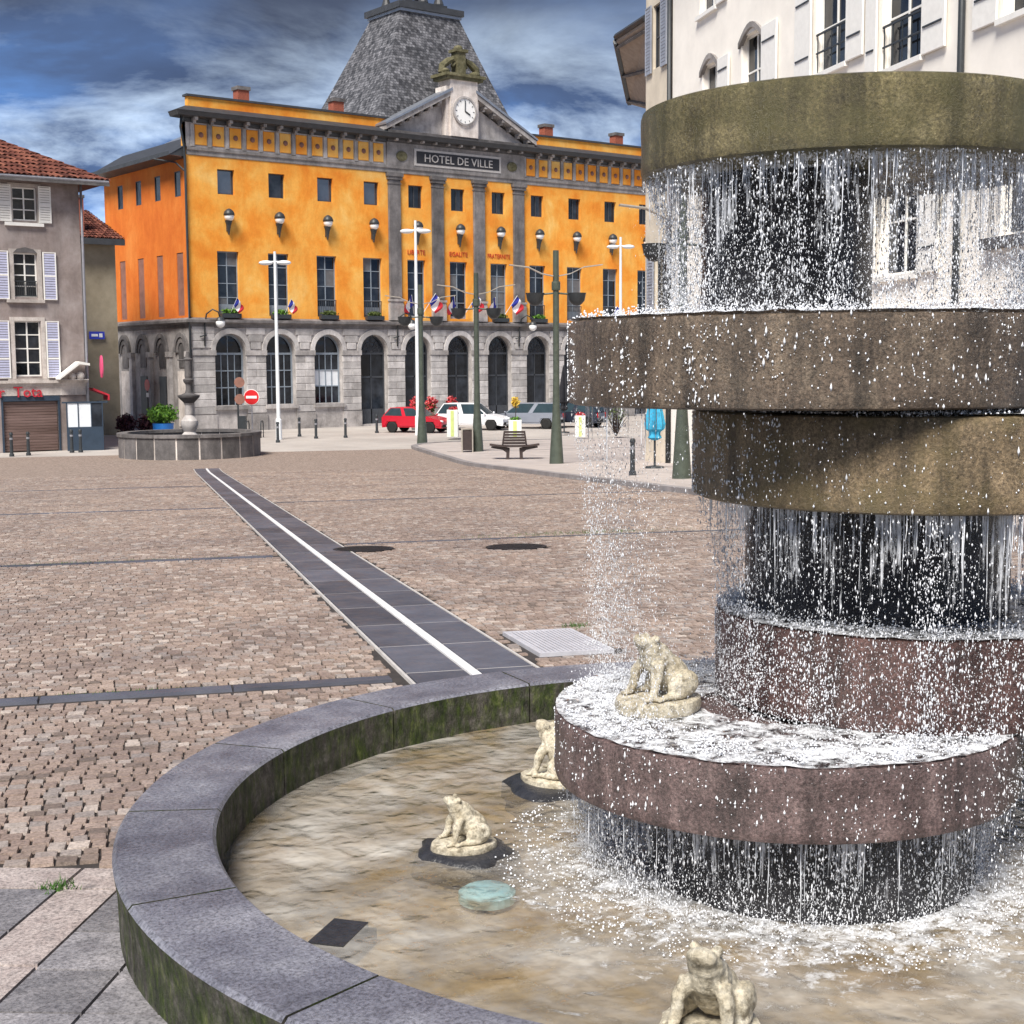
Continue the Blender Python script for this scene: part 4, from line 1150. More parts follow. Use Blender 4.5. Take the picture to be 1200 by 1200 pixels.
MB().bx(CX0, CX1, -.10, .4, 15.42, 16.97).build('central_frieze', 'grey_stone', HOTEL)
modil = MB().ext([(0, 0), (0, .30), (-.0, .30)], 0, 1)
mod_m = MB().bx(-.10, .10, -.52, 0, 0, .16).bx(-.08, .08, -.30, 0, -.14, 0).mesh('modillion', 'grey_stone')
for i in range(35):
    x = .42+1.045*i
    if CX0-.3 < x < CX1+.3: continue
    link('modillion', mod_m, HOTEL, (x, -.02, 17.0))
cornice('eaves', [(-.02, 16.92), (.10, 16.98), (.12, 17.14), (.72, 17.17), (.80, 17.36), (.84, 17.42), (-.1, 17.82)], 'dark_zinc', ret=.35)
for a, b in ((.35, CX0+.4), (CX1-.4, HW-.35)): MB().bx(a, b, .35, .7, 17.5, 18.38).build('attic_wall', 'orange_render', HOTEL)
for a, b in ((.25, CX0+.5), (CX1-.5, HW-.25)): MB().bx(a, b, .25, .8, 18.38, 18.50).build('attic_coping', 'dark_zinc', HOTEL)
MB().ext([(1.6, 16.0), (1.6, 16.5), (4.5, 17.9), (HW-4.5, 17.9), (HW-1.6, 16.5), (HW-1.6, 16.0)], .72, HD-3).build('roof_deck', 'zinc', HOTEL)
# low side roof with wide dark eaves
mb = MB(); mb.face([(-1.0, -.0, 15.1), (-1.0, HD+.6, 15.1), (1.5, HD+.6, 16.6), (1.5, .0, 16.6)]); mb.face([(-1.0, 0, 15.08), (-1.0, HD+.6, 15.08), (.02, HD+.6, 15.0), (.02, .0, 15.0)])
mb.face([(-1.0, 0, 15.08), (-1.0, HD+.6, 15.08), (-1.0, HD+.6, 15.30), (-1.0, 0, 15.30)]); mb.face([(-1, .03, 15.1), (1.5, .03, 16.6), (1.5, .03, 15)])
mb.build('side_eaves', 'dark_zinc', HOTEL)
mb = MB().tube([(-.35, -.3, 17.2), (-.35, -.15, 16.6), (-.16, -.12, 15.6), (-.12, -.10, 14.6), (-.12, -.10, 6.3), (-.24, -.2, 6.1), (-.14, -.14, 5.7), (-.14, -.14, .3)], .07, 8); mb.build('downpipe', 'dark_metal', HOTEL, smooth=True)
MB().tube([(-1.2, 1.5, 15.0), (-.5, .3, 14.75), (-.14, -.02, 14.3)], .05, 6).build('side_pipe', 'dark_metal', HOTEL)
for i, x in enumerate((3.99, 10.2, HW-10.2, HW-3.99)):
    c = MB().bx(x-.35, x+.35, .8, 1.4, 18.0, 19.15).build('chimney', 'chimney_brick', HOTEL)
    MB().bx(x-.42, x+.42, .73, 1.47, 19.15, 19.35).build('chimney_cap', 'dark_stone', c)
# giant pilasters of the centre
for x in [X0+PITCH*(3.5+k) for k in range(4)]:
    p = MB().bev(x-.42, x+.42, -.16, .0, 7.66, 14.75, .02).build('pilaster', 'dark_stone', HOTEL)
    MB().bx(x-.50, x+.50, -.22, .0, 6.36, 7.35).bx(x-.47, x+.47, -.20, 0, 7.352, 7.50).bx(x-.52, x+.52, -.25, 0, 7.502, 7.64).build('pedestal', 'grey_stone', p)
    MB().bx(x-.50, x+.50, -.23, 0, 14.76, 14.95).bx(x-.56, x+.56, -.28, 0, 14.952, 15.16).bx(x-.46, x+.46, -.19, 0, 14.5, 14.56).build('capital', 'dark_stone', p)
# pediment, clock, lettering
PZ = 17.0
MB().bx(CX0-.3, CX1+.3, -.75, .4, PZ+.35, PZ+.60).bx(CX0, CX1, -.2, .4, PZ, PZ+.35).build('pediment_base', 'dark_stone', HOTEL)
for i in range(11):
    link('modillion', mod_m, HOTEL, (CX0+.5+i*(CX1-CX0-1)/10, -.2, PZ+.18))
XC = 18.2; AP = 20.75
MB().ext([(CX0, PZ+.6), (CX1, PZ+.6), (XC, AP-.5)], -.15, .4).build('tympanum', 'grey_stone', HOTEL)
for s_ in (-1, 1):
    ex = XC+s_*(XC-CX0+.45)
    poly = [(ex, PZ+.58), (ex, PZ+.86), (XC+s_*.9, AP-.42), (XC+s_*.9, AP-.70)]
    MB().ext(poly, -.78, .42).build('raking_cornice', 'grey_stone', HOTEL)
    poly = [(ex+s_*.06, PZ+.865), (ex+s_*.06, PZ+.98), (XC+s_*.9, AP-.24), (XC+s_*.9, AP-.415)]
    MB().ext(poly, -.86, .5).build('raking_cover', 'zinc', HOTEL)
    for k in range(6):
        f = (k+.8)/7; x = ex+(XC+s_*.9-ex)*f; z = PZ+.45+(AP-.72-PZ-.58)*f
        link('modillion', mod_m, HOTEL, (x, -.2, z))
mb = MB(); mb.face([(CX0, .4, PZ+.9), (XC, .4, AP-.3), (XC, 5, AP-.3), (CX0, 5, PZ+.9)]); mb.face([(CX1, .4, PZ+.9), (XC, .4, AP-.3), (XC, 5, AP-.3), (CX1, 5, PZ+.9)]); mb.build('pediment_roof', 'zinc', HOTEL)
ck = MB().bx(XC-1.02, XC+1.02, -.80, .5, PZ+.61, 21.0).bx(XC-1.25, XC-1.03, -.6, .5, PZ+.61, 20.6).bx(XC+1.03, XC+1.25, -.6, .5, PZ+.61, 20.6).build('clock_block', 'pale_stone', HOTEL)
m2 = MB().lathe([(.90, 0), (.90, .10), (.78, .12), (.78, .05), (.02, .05)], 32)
m2.v = [(x+XC, -.80-z, y+19.15) for x, y, z in m2.v]; m2.build('clock_surround', 'grey_stone', ck)
m2 = MB().lathe([(.77, .0), (.77, .06), (.02, .062)], 32); m2.v = [(x+XC, -.80-z, y+19.15) for x, y, z in m2.v]; m2.build('clock_face', 'clock_white', ck)
m2 = MB()
for a, L, w in ((R(118), .42, .05), (R(2), .62, .035)):
    dx, dz = math.sin(a), math.cos(a)
    m2.tube([(XC, -.875, 19.15), (XC+dx*L, -.875, 19.15+dz*L)], w, 5)
m2.build('clock_hands', 'dark_metal', ck)
for k in range(12):
    a = 2*PI*k/12; MB().tube([(XC+.60*math.sin(a), -.868, 19.15+.60*math.cos(a)), (XC+.71*math.sin(a), -.868, 19.15+.71*math.cos(a))], .022, 4).build('hour_mark', 'dark_metal', ck)
MB().bx(XC-1.35, XC+1.35, -.95, .6, 21.0, 21.18).bx(XC-1.5, XC+1.5, -1.05, .65, 21.182, 21.36).build('clock_cornice', 'mossy_stone', ck)
m2 = MB()
for s_ in (-1, 1):
    m2.tube([(XC+s_*1.35, -.3, 21.4), (XC+s_*1.25, -.3, 21.85), (XC+s_*.85, -.3, 22.15), (XC+s_*.5, -.3, 22.3), (XC+s_*.35, -.3, 22.05), (XC+s_*.55, -.3, 21.85)], [.22, .24, .22, .2, .16, .12], 8)
    m2.ell((XC+s_*1.15, -.3, 21.52), (.34, .4, .2))
m2.bx(XC-.32, XC+.32, -.55, .1, 21.36, 22.75).bx(XC-.45, XC+.45, -.65, .2, 22.75, 22.92).ell((XC, -.2, 23.0), (.3, .3, .22))
m2.build('clock_crown', 'mossy_stone', ck, smooth=False)
MB().bx(XC-3.3, XC+3.3, -.14, -.09, 15.72, 16.72).build('name_panel', 'letter_stone', HOTEL)
np_ = MB().bx(XC-3.15, XC+3.15, -.16, -.10, 15.86, 16.58).build('name_plate', 'panel_black', HOTEL)
me = text_mesh('HOTEL DE VILLE', .68, .02, 'letter_stone'); o = link('lettering', me, np_, (XC, -.17, 15.98)); o.rotation_euler = (PI/2, 0, 0); o.scale = (1.06, 1, 1)
for s_ in (-1, 1):
    m2 = MB().lathe([(.30, 0), (.30, .05), (.2, .08), (.02, .04)], 16); m2.v = [(x*1.3+XC+s_*4.2, -.10-z, y+16.2) for x, y, z in m2.v]; m2.build('wreath', 'mossy_stone', HOTEL)
for i, wd in ((4, 'LIBERTE'), (5, 'EGALITE'), (6, 'FRATERNITE')):
    o = link('lettering', text_mesh(wd, .40, .012), HOTEL, (WX[i], -.02, 10.38)); o.rotation_euler = (PI/2, 0, 0); o.scale = (.95 if wd != 'FRATERNITE' else .82, 1, 1)
# pavilion roof
def frus(b0, b1, z0, z1, n=6):
    mb = MB(); R_ = []
    for k in range(n+1):
        f = k/n; e = f**.93
        R_.append([(b0[i]+(b1[i]-b0[i])*e) for i in range(4)]+[z0+(z1-z0)*f])
    for a, b in zip(R_[:-1], R_[1:]):
        c = lambda q: [(q[0], q[2], q[4]), (q[1], q[2], q[4]), (q[1], q[3], q[4]), (q[0], q[3], q[4])]
        A, B = c(a), c(b)
        for i in range(4): mb.face([A[i], A[(i+1) % 4], B[(i+1) % 4], B[i]])
    return mb
ox, oy = HO[0], HO[1]
dm = frus((47.6-ox, 58.7-ox, .55, 9.6), (51.0-ox, 55.5-ox, 2.9, 6.5), 18.2, 25.6).build('pavilion_roof', 'slate', HOTEL)
MB().bx(50.9-ox, 55.6-ox, 2.8, 6.6, 25.6, 25.78).build('roof_flashing', 'zinc', dm)
MB().bx(50.75-ox, 55.7-ox, 2.65, 6.75, 25.78, 26.15).build('roof_platform', 'dark_zinc', dm)
m2 = MB()
for a, b in ((51.9, 3.5), (54.3, 3.5), (51.9, 5.9), (54.3, 5.9), (53.1, 3.5)):
    m2.lathe([(.30, 26.15), (.34, 26.5), (.2, 26.9), (.26, 28.2)], 10, (a-ox, b))
m2.bx(51.5-ox, 54.7-ox, 3.1, 6.3, 26.15, 26.4).bx(51.5-ox, 54.7-ox, 3.1, 6.3, 28.2, 28.6)
m2.build('roof_lantern', 'dark_zinc', dm)
# wall lamps (white globes under dark hoods)
def wall_lamp():
    o = thing('wall_lantern', '', 'lantern', (0, 0, 0))
    MB().ell((0, -.28, 0), (.27, .27, .27), None, 16, 10).build('globe', 'globe_white', o, smooth=True)
    m2 = MB()
    for i in range(6):
        pass
    m2.lathe([(.31, .06), (.30, .16), (.24, .30), (.12, .40), (.02, .44)], 16, (0, -.28)); m2.build('hood', 'dark_metal', o, smooth=True)
    MB().lathe([(.03, -1.0), (.07, -.75), (.12, -.5), (.20, -.27), (.22, -.22)], 12, (0, -.20)).bx(-.06, .06, -.2, 0, -.8, -.3).build('bracket', 'dark_metal', o, smooth=False)
    return o
ordl = ['first', 'second', 'third', 'fourth', 'fifth', 'sixth', 'seventh', 'eighth', 'ninth', 'tenth', 'eleventh']
copies(wall_lamp(), [((HO[0]+x, HO[1], HO[2]+11.95), 0) for x in WX], [f'white globe wall lantern on the orange facade, {w} from the left' for w in ordl], 'globe lanterns between the town hall windows')
def crook_lamp():
    o = thing('crook_lamp', '', 'lamp', (0, 0, 0))
    MB().tube([(0, -.05, -1.5), (0, -.12, -.3), (.05, -.25, .25), (.3, -.5, .5), (.6, -.6, .35), (.68, -.62, .05)], .045, 6).tube([(-.3, -.1, -1.0), (.1, -.1, -.9)], .04, 5).build('arm', 'dark_metal', o, smooth=True)
    MB().ell((.70, -.62, -.25), (.26, .26, .27), None, 12, 8).build('globe', 'globe_white', o, smooth=True)
    MB().lathe([(.27, -.12), (.2, .03), (.08, .1)], 12, (.7, -.62)).build('hood', 'dark_metal', o)
    return o
copies(crook_lamp(), [((HO[0]+x, HO[1]-.05, HO[2]+6.3), 0) for x in (.75, 13.5, 22.9)],
       ['curved wall lamp at the left corner of the arcade', 'curved wall lamp over the arcade behind the white lamp post', 'curved wall lamp over the right half of the arcade'], 'curved lamps over the arcade')
# flags
def flag_obj(x, z, lean, sc, label):
    o = thing('flag', label, 'flag', (HO[0]+x, HO[1]-.25, HO[2]+z), 0, 'tricolour flags on the town hall')
    o.scale = (sc,)*3
    dx = math.sin(lean)
    MB().tube([(0, 0, -.2), (dx*1.5, -.8, 1.3)], .025, 5).build('pole', 'lamp_white', o)
    for k, mt in enumerate(('flag_blue', 'flag_white', 'flag_red')):
        m2 = MB(); n, mm = 6, 8
        sg = 1 if lean >= 0 else -1
        for i in range(n+1):
            for j in range(mm+1):
                a = (k+i/n)*.36; h = j/mm
                bx_, by_, bz_ = dx*1.5*(1-.55*h), -.8*(1-.55*h), 1.3*(1-.62*h)
                m2.v.append((bx_+sg*a*(.55+.25*math.sin(h*3)), by_+.10*math.sin(a*9+h*4), bz_-a*.75+.05*math.sin(a*7)))
        for i in range(n):
            for j in range(mm): m2.f.append((i*(mm+1)+j, i*(mm+1)+j+1, (i+1)*(mm+1)+j+1, (i+1)*(mm+1)+j)); m2.m.append(0)
        m2.build('stripe', mt, o, smooth=True)
for i, w in ((4, 'first'), (5, 'second'), (6, 'third')):
    flag_obj(WX[i]-.4, 6.9, -.5, .75, f'tricolour flag leaning left at the {w} centre window')
    flag_obj(WX[i]+.3, 7.0, .45, .78, f'tricolour flag leaning right at the {w} centre window')
flag_obj(WX[0]-.05, 6.75, .25, .55, 'small tricolour flag at the leftmost tall window')
flag_obj(WX[1]+.2, 6.75, .25, .55, 'small tricolour flag at the second tall window')
flag_obj(WX[9]-.2, 6.75, .25, .6, 'small tricolour flag in the tall window left of the lamp wing')
# window boxes
for i, mt in ((0, 'leaf_green'), (1, 'leaf_green'), (2, 'leaf_olive'), (3, 'leaf_olive'), (6, 'leaf_olive'), (7, 'leaf_green')):
    o = thing('window_box', f'green planted window box at the {ordl[i]} tall window', 'window box', (HO[0]+WX[i], HO[1]-.18, HO[2]+6.36), 0, 'window boxes of the town hall')
    MB().bx(-.60, .60, -.14, .14, 0, .24).build('trough', 'dark_metal', o)
    leaves(420, (0, 0, .34), (.62, .18, .2), .07, mt, 'foliage', o)

# ================================================================== HOUSES ON THE LEFT
def hole_win(parent, mp, u0, u1, z0, z1, depth, frame='white_paint', nx=2, bars=(.34, .66)):
    return window(parent, (u0+u1)/2, z0, z1, u1-u0, mp, depth, frame, nx, bars, t=.06)
LH = thing('corner_house', 'tall grey rendered house with shuttered windows and red tiled roof at the left edge', 'house', (24.378, 62.741, GZ), R(-2))
wins = [(-2.92, -1.86, 10.0, 11.42), (-2.97, -1.95, 6.72, 8.62), (-3.05, -1.90, 3.30, 5.70)]
mb = MB(); holed(mb, FR, -9, 0, 0, 11.75, [(a, b, c, d) for a, b, c, d in wins]+[(-3.67, -1.28, 0, 2.22)], .22)
mb.face([(0, 0, 0), (0, 9, 0), (0, 9, 11.75), (0, 0, 11.75)]); mb.face([(-9, 0, 0), (-9, 9, 0), (-9, 9, 11.75), (-9, 0, 11.75)]); mb.face([(-9, 9, 0), (0, 9, 0), (0, 9, 11.75), (-9, 9, 11.75)])
mb.build('wall', 'brown_render', LH)
for i, (a, b, c, d) in enumerate(wins):
    hole_win(LH, FR, a, b, c, d, .2, 'white_paint', 2, ((.33, .66), (.25, .5, .75), (.25, .5, .75))[i])
    MB().bx(a-.18, a, -.05, 0, c-.1, d+.16).bx(b, b+.18, -.05, 0, c-.1, d+.16).bx(a, b, -.05, 0, d, d+.16).build('window_surround', 'pale_stone', LH)
    MB().bx(a-.36, b+.24, -.14, .0, c-.24, c-.10).build('window_sill', 'white_paint' if i == 0 else 'pale_stone', LH)
MB().ext([(-2.97, 8.62), (-1.95, 8.62), (-2.1, 8.78), (-2.46, 8.86), (-2.82, 8.78)], -.06, -.052).build('arched_lintel', 'dark_stone', LH)
mb = MB().bx(-2.93, -1.99, .02, .06, 7.38, 7.43).bx(-2.93, -1.99, .02, .06, 6.76, 6.80)
for k in range(12): mb.bx(-2.90+k*.078, -2.88+k*.078, .03, .05, 6.80, 7.38)
mb.build('balcony_rail', 'dark_metal', LH)
def shutter(parent, u0, u1, z0, z1, frame, fill, mp=FR, out=-.09, tilt=0.0, rails=(.5,)):
    o = MB(); t = .05
    def bxm(m_, a0, a1, c0, c1, d0, d1):
        P = [mp(a, d, z) for a in (a0, a1) for d in (d0, d1) for z in (c0, c1)]; m_.bx(min(p[0] for p in P), max(p[0] for p in P), min(p[1] for p in P), max(p[1] for p in P), min(p[2] for p in P), max(p[2] for p in P))
    bxm(o, u0, u0+t, z0, z1, out, out+.05); bxm(o, u1-t, u1, z0, z1, out, out+.05)
    hs = [z0]+[z0+(z1-z0)*r for r in rails]+[z1]
    for h in hs: bxm(o, u0+t, u1-t, max(z0, h-t*.7), min(z1, h+t*.7), out+.004, out+.046)
    f = o.build('shutter', frame, parent)
    n = int((z1-z0)/.11); sl = MB()
    bxm(sl, 0, u1-u0-2*t, 0, .085, 0, .02); me = sl.mesh('louvre', fill)
    for k in range(n):
        z = z0+.04+k*(z1-z0-.08)/n
        link('louvre', me, f, mp(u0+t, out+.015, z))
shutter(LH, -3.52, -2.98, 9.93, 11.5, 'white_paint', 'white_paint'); shutter(LH, -1.80, -1.26, 9.93, 11.5, 'white_paint', 'white_paint')
shutter(LH, -3.78, -3.20, 6.62, 8.68, 'white_paint', 'lilac_shutter'); shutter(LH, -1.72, -1.14, 6.62, 8.68, 'white_paint', 'lilac_shutter')
shutter(LH, -3.86, -3.28, 3.22, 5.70, 'white_paint', 'lilac_shutter', rails=(.34, .67)); shutter(LH, -1.70, -1.12, 3.22, 5.70, 'white_paint', 'lilac_shutter', rails=(.34, .67))
MB().bx(-9, .05, -.22, 0, 3.0, 3.12).bx(-9, .03, -.12, 0, 2.86, 3.0).build('shop_cornice', 'pale_stone', LH)
MB().bx(-9, -.02, -.06, 0, 2.46, 2.86).build('sign_fascia', 'pale_stone', LH)
o = link('lettering', text_mesh('Tota', .66, .03, 'red_sign', 'LEFT'), LH, (-3.22, -.10, 2.40)); o.rotation_euler = (PI/2, 0, 0)
o = link('lettering', text_mesh('r', .66, .03, 'red_sign', 'LEFT'), LH, (-3.86, -.10, 2.40)); o.rotation_euler = (PI/2, 0, 0)
MB().bx(-3.75, -1.2, -.05, .2, 2.22, 2.45).bx(-3.75, -3.67, -.04, .1, 0, 2.22).bx(-1.28, -1.2, -.04, .1, 0, 2.22).build('shutter_casing', 'navy_metal', LH)
rs = MB().bev(0, 2.36, -.02, 0, 0.005, .118, .012).mesh('slat', 'rolling_shutter')
for k in range(18): link('slat', rs, LH, (-3.655, .08, .03+k*.121))
MB().tube([(.06, -.12, 11.7), (.06, -.12, 9), (.06, -.1, 3.2), (.06, -.08, .1)], .06, 8).build('downpipe', 'gutter_zinc', LH, smooth=True)
MB().tube([(-9, -.75, 11.78), (1.1, -.75, 11.78)], .08, 8).build('gutter', 'gutter_zinc', LH)
# roof with rows of barrel tiles
def tile_roof(parent, A, B, C, D, nu, nv, rad):            # eave A-B, ridge D-C; each tile a half barrel
    A, B, C, D = map(Vector, (A, B, C, D)); V, F = [], []
    nrm = (B-A).cross(D-A).normalized()
    if nrm.z < 0: nrm = -nrm
    for j in range(nv):
        f0, f1 = j/nv, (j+1.12)/nv
        E0, E1_ = A.lerp(D, f0), B.lerp(C, f0); G0, G1 = A.lerp(D, min(1, f1)), B.lerp(C, min(1, f1))
        n_ = max(1, round(nu*(E1_-E0).length/(B-A).length))
        for i in range(n_):
            g = (i+.5)/n_; p, q = E0.lerp(E1_, g), G0.lerp(G1, g)
            ax = (B-A).normalized(); k = len(V); w = rad*(1+.08*rng.normal())
            for pt, ww, lift in ((p, w, .035), (q, w*.85, .0)):
                for a in (0, 45, 90, 135, 180): V.append(tuple(pt+ax*(ww*math.cos(R(a)))+nrm*(ww*.75*math.sin(R(a))+lift)))
            for a in range(4): F.append((k+a, k+a+1, k+6+a, k+5+a))
    o = link('roof_tiles', fast_mesh('roof_tiles', np.array(V), np.array(F), 'roof_tile_red'), parent); return tag(o, kind='stuff')
mb = MB(); e0, e1 = -.8, 1.15
mb.face([(-10, e0, 11.8), (e1, e0, 11.8), (-4.2, 4.5, 14.6), (-10, 4.5, 14.6)]); mb.face([(e1, e0, 11.8), (e1, 9.8, 11.8), (-4.2, 4.5, 14.6)])
mb.face([(-10, e0, 11.74), (e1, e0, 11.74), (e1, 9.8, 11.74), (-10, 9.8, 11.74)])
rf = mb.build('roof', 'roof_tile_red', LH)
tile_roof(rf, (-10, e0, 11.82), (e1, e0, 11.82), (-4.2, 4.5, 14.62), (-10, 4.5, 14.62), 46, 14, .11)
tile_roof(rf, (e1, e0, 11.82), (e1, 9.8, 11.82), (-4.2, 4.6, 14.62), (-4.2, 4.5, 14.62), 44, 14, .11)
MB().ext([(e1-.02, 11.60), (e1-.02, 11.76), (-10, 11.76), (-10, 11.60)], e0, e0+.06).build('fascia', 'dark_stone', LH)
# glass porch, signs and awning at the corner
GP = thing('glass_porch', 'small glazed porch with dark blue lower panel at the corner house', 'porch', (24.0, 62.0, GZ), R(-14))
MB().bx(-.78, .78, -.04, .04, 0, 1.05).build('lower_panel', 'navy_metal', GP)
MB().bx(.74, .80, .05, 1.4, 0, 1.05).build('side_panel', 'navy_metal', GP)
mb = MB()
for x in (-.78, -.30, .26, .74): mb.bx(x, x+.045, -.03, .03, 1.05, 2.1)
mb.bx(-.95, 1.0, -.04, .04, 2.1, 2.17).bx(.74, .79, 1.3, 1.35, 1.05, 2.1).bx(.735, .795, .05, 1.4, 2.1, 2.17)
mb.build('frame', 'navy_metal', GP)
for x0, x1 in ((-.735, -.30), (-.255, .26), (.305, .74)):
    p = MB(); p.bx(x0, x1, -.006, .006, 1.05, 2.1); p.build('pane', 'white_blind' if x0 < .2 else 'window_glass', GP)
def on_alley(x): return None
o = thing('shop_sign', 'pink red oval projecting sign above the porch', 'sign', (25.05, 62.5, GZ+2.95), R(-96))
m2 = MB().lathe([(.16, -.05), (.24, -.03), (.24, .03), (.16, .05)], 18); m2.v = [(x*.8, z, y*2.1+.75) for x, y, z in m2.v]; m2.build('plate', 'pink_sign', o)
MB().tube([(-.9, .3, .75), (-.2, 0, .75)], .02, 5).build('bracket', 'dark_metal', o)
o = thing('canopy', 'small pale pitched canopy over the corner of the shop', 'canopy', (23.75, 62.45, GZ+3.15), R(-2))
MB().ext([(-.75, .0), (-.75, .10), (.15, .78), (.6, .70), (.6, .60), (.15, .66)], -.4, .2).build('roof', 'white_paint', o)
MB().ell((-.1, -.1, .12), (.16, .16, .16)).ell((.25, -.1, .14), (.2, .16, .2)).bx(-.7, .6, -.2, .1, -.04, .0).build('ornament', 'pale_stone', o)
o = thing('awning', 'small dark red awning beside the glass porch', 'awning', (25.1, 63.0, GZ+2.2), R(-10))
MB().ext([(-.35, .55), (.35, .25), (.35, .0), (.28, .0), (.28, .2), (-.35, .45)], -.5, .5).build('cloth', 'red_sign', o)
# the house at the end of the alley
AH = thing('alley_house', 'plain tan rendered house in the alley beside the town hall', 'house', (24, 75, GZ), R(-2))
mb = MB(); mb.bx(-4, 6.95, 0, 6, -.5, 10.4); mb.build('wall', 'alley_render', AH)
tr = MB(); tr.face([(-4, -.6, 10.4), (7.3, -.6, 10.4), (7.3, 5, 12.4), (-4, 5, 12.4)]); rf = tr.build('roof', 'roof_tile_red', AH)
tile_roof(rf, (-4, -.6, 10.42), (7.3, -.6, 10.42), (7.3, 5, 12.42), (-4, 5, 12.42), 50, 14, .11)
MB().bx(-4, 7.25, -.7, -.55, 10.1, 10.42).build('fascia', 'dark_zinc', AH)
c = MB().bx(4.95, 5.5, .5, 1.1, 10.3, 12.6).build('chimney', 'chimney_brick', AH); MB().bx(4.9, 5.55, .45, 1.15, 12.6, 12.75).build('chimney_cap', 'dark_stone', c)
MB().bx(5.0, 5.06, -.1, 0, 0, 10.2).build('downpipe', 'gutter_zinc', AH)
o = thing('street_sign', 'small blue street name plate with white letters on the alley wall', 'sign', (29.75, 74.72, GZ+5.35), R(-2))
MB().bx(-.42, .42, -.03, 0, -.2, .2).build('plate', 'blue_sign', o)
MB().bx(-.30, .05, -.036, -.031, -.06, .07).bx(.12, .30, -.036, -.031, -.10, .10).build('lettering', 'sign_white', o)
# wooded hill far behind the alley
V, F = [], []
for i in range(41):
    for j in range(9):
        x = -260+i*16; f = j/8; V.append((x, 330+f*160, GZ+42*math.sin(PI*min(1, f*.5))*(.8+.35*mnoise.noise(Vector((x*.012, f, 3))))-1))
for i in range(40):
    for j in range(8): F.append((i*9+j, i*9+j+1, (i+1)*9+j+1, (i+1)*9+j))
tag(link('hill', fast_mesh('hill', np.array(V), np.array(F), 'hill_green', True)), 'green hill far behind the alley', kind='structure')

# ================================================================== HOUSES ON THE RIGHT
DA = R(24.8); dx_, dy_ = math.sin(DA), math.cos(DA); P16 = (dy_*16, -dx_*16)
def right_house(name, label, u_ref): return thing(name, label, 'house', (P16[0]+dx_*u_ref, P16[1]+dy_*u_ref, 0), R(-114.8))
RH = right_house('white_house', 'pale white rendered house with white shutters behind the fountain', 36)
L_ = lambda u: 36-u                                     # local x from the distance along the wall
big = [(43.2, 41.8, 7.3, 9.05), (40.0, 38.45, 7.2, 9.25), (35.0, 33.2, 7.25, 9.7), (31.4, 29.5, 6.65, 9.2), (26.3, 24.8, 6.7, 9.2), (43.5, 42.0, 10.65, 12.2), (35.0, 33.2, 10.9, 13),
       (43.2, 41.9, 1.95, 4.3), (39.9, 38.5, 1.95, 4.3), (35.0, 33.3, 1.95, 4.4), (31.3, 29.5, 1.95, 4.4), (26.2, 24.8, 2.45, 4.6)]
hol = [(L_(a), L_(b), c, d) for a, b, c, d in big]
shop = [(L_(40.5), L_(37.5), -2.9, .2), (L_(34), L_(30.5), -2.7, .4), (L_(28), L_(24.5), -2.5, .6)]
mb = MB(); holed(mb, FR, L_(46.0), L_(14), -4.2, 13.6, hol+shop, .30)
mb.face([(L_(46), 0, -4.2), (L_(46), 9, -4.2), (L_(46), 9, 13.6), (L_(46), 0, 13.6)]); mb.face([(L_(14), 0, -4.2), (L_(14), 9, -4.2), (L_(14), 9, 13.6), (L_(14), 0, 13.6)])
mb.face([(L_(46), 9, -4.2), (L_(14), 9, -4.2), (L_(14), 9, 13.6), (L_(46), 9, 13.6)])
mb.build('wall', 'white_render', RH)
mb = MB(); mb.face([(L_(46.2), -.7, 13.7), (L_(14), -.7, 13.7), (L_(14), 4.5, 16), (L_(46.2), 4.5, 16)]); mb.face([(L_(46.2), 9.7, 13.7), (L_(14), 9.7, 13.7), (L_(14), 4.5, 16), (L_(46.2), 4.5, 16)])
mb.face([(L_(46.2), -.7, 13.66), (L_(14), -.7, 13.66), (L_(14), 0, 13.62), (L_(46.2), 0, 13.62)]); mb.build('roof', 'roof_tile_red', RH)
for i, (a, b, c, d) in enumerate(hol):
    f = hole_win(RH, FR, a, b, c, d, .26, 'white_paint', 2, (.45,) if i in (2, 3, 4) else (.5,))
    MB().bx(a-.12, b+.12, -.12, .02, c-.14, c-.02).build('window_sill', 'white_paint', RH)
    if i in (0, 1):
        n = 8; m2 = MB(); w = b-a
        pts = [(a-.1+(w+.2)*q/n, d-.30+.42*math.sin(PI*q/n)) for q in range(n+1)]
        for q in range(n): m2.ext([pts[q], pts[q+1], (pts[q+1][0], pts[q+1][1]+.16), (pts[q][0], pts[q][1]+.16)], -.08, .05)
        m2.build('arched_lintel', 'grey_stone', RH)
    if i in (2, 3):
        m2 = MB().bx(a+.03, b-.03, .0, .04, c+.95, c+1.0).bx(a+.03, b-.03, .0, .04, c+.5, c+.54)
        for k in range(5): m2.bx(a+.1+k*(b-a-.2)/4-.012, a+.1+k*(b-a-.2)/4+.012, .01, .03, c, c+.95)
        m2.build('window_rail', 'dark_metal', RH)
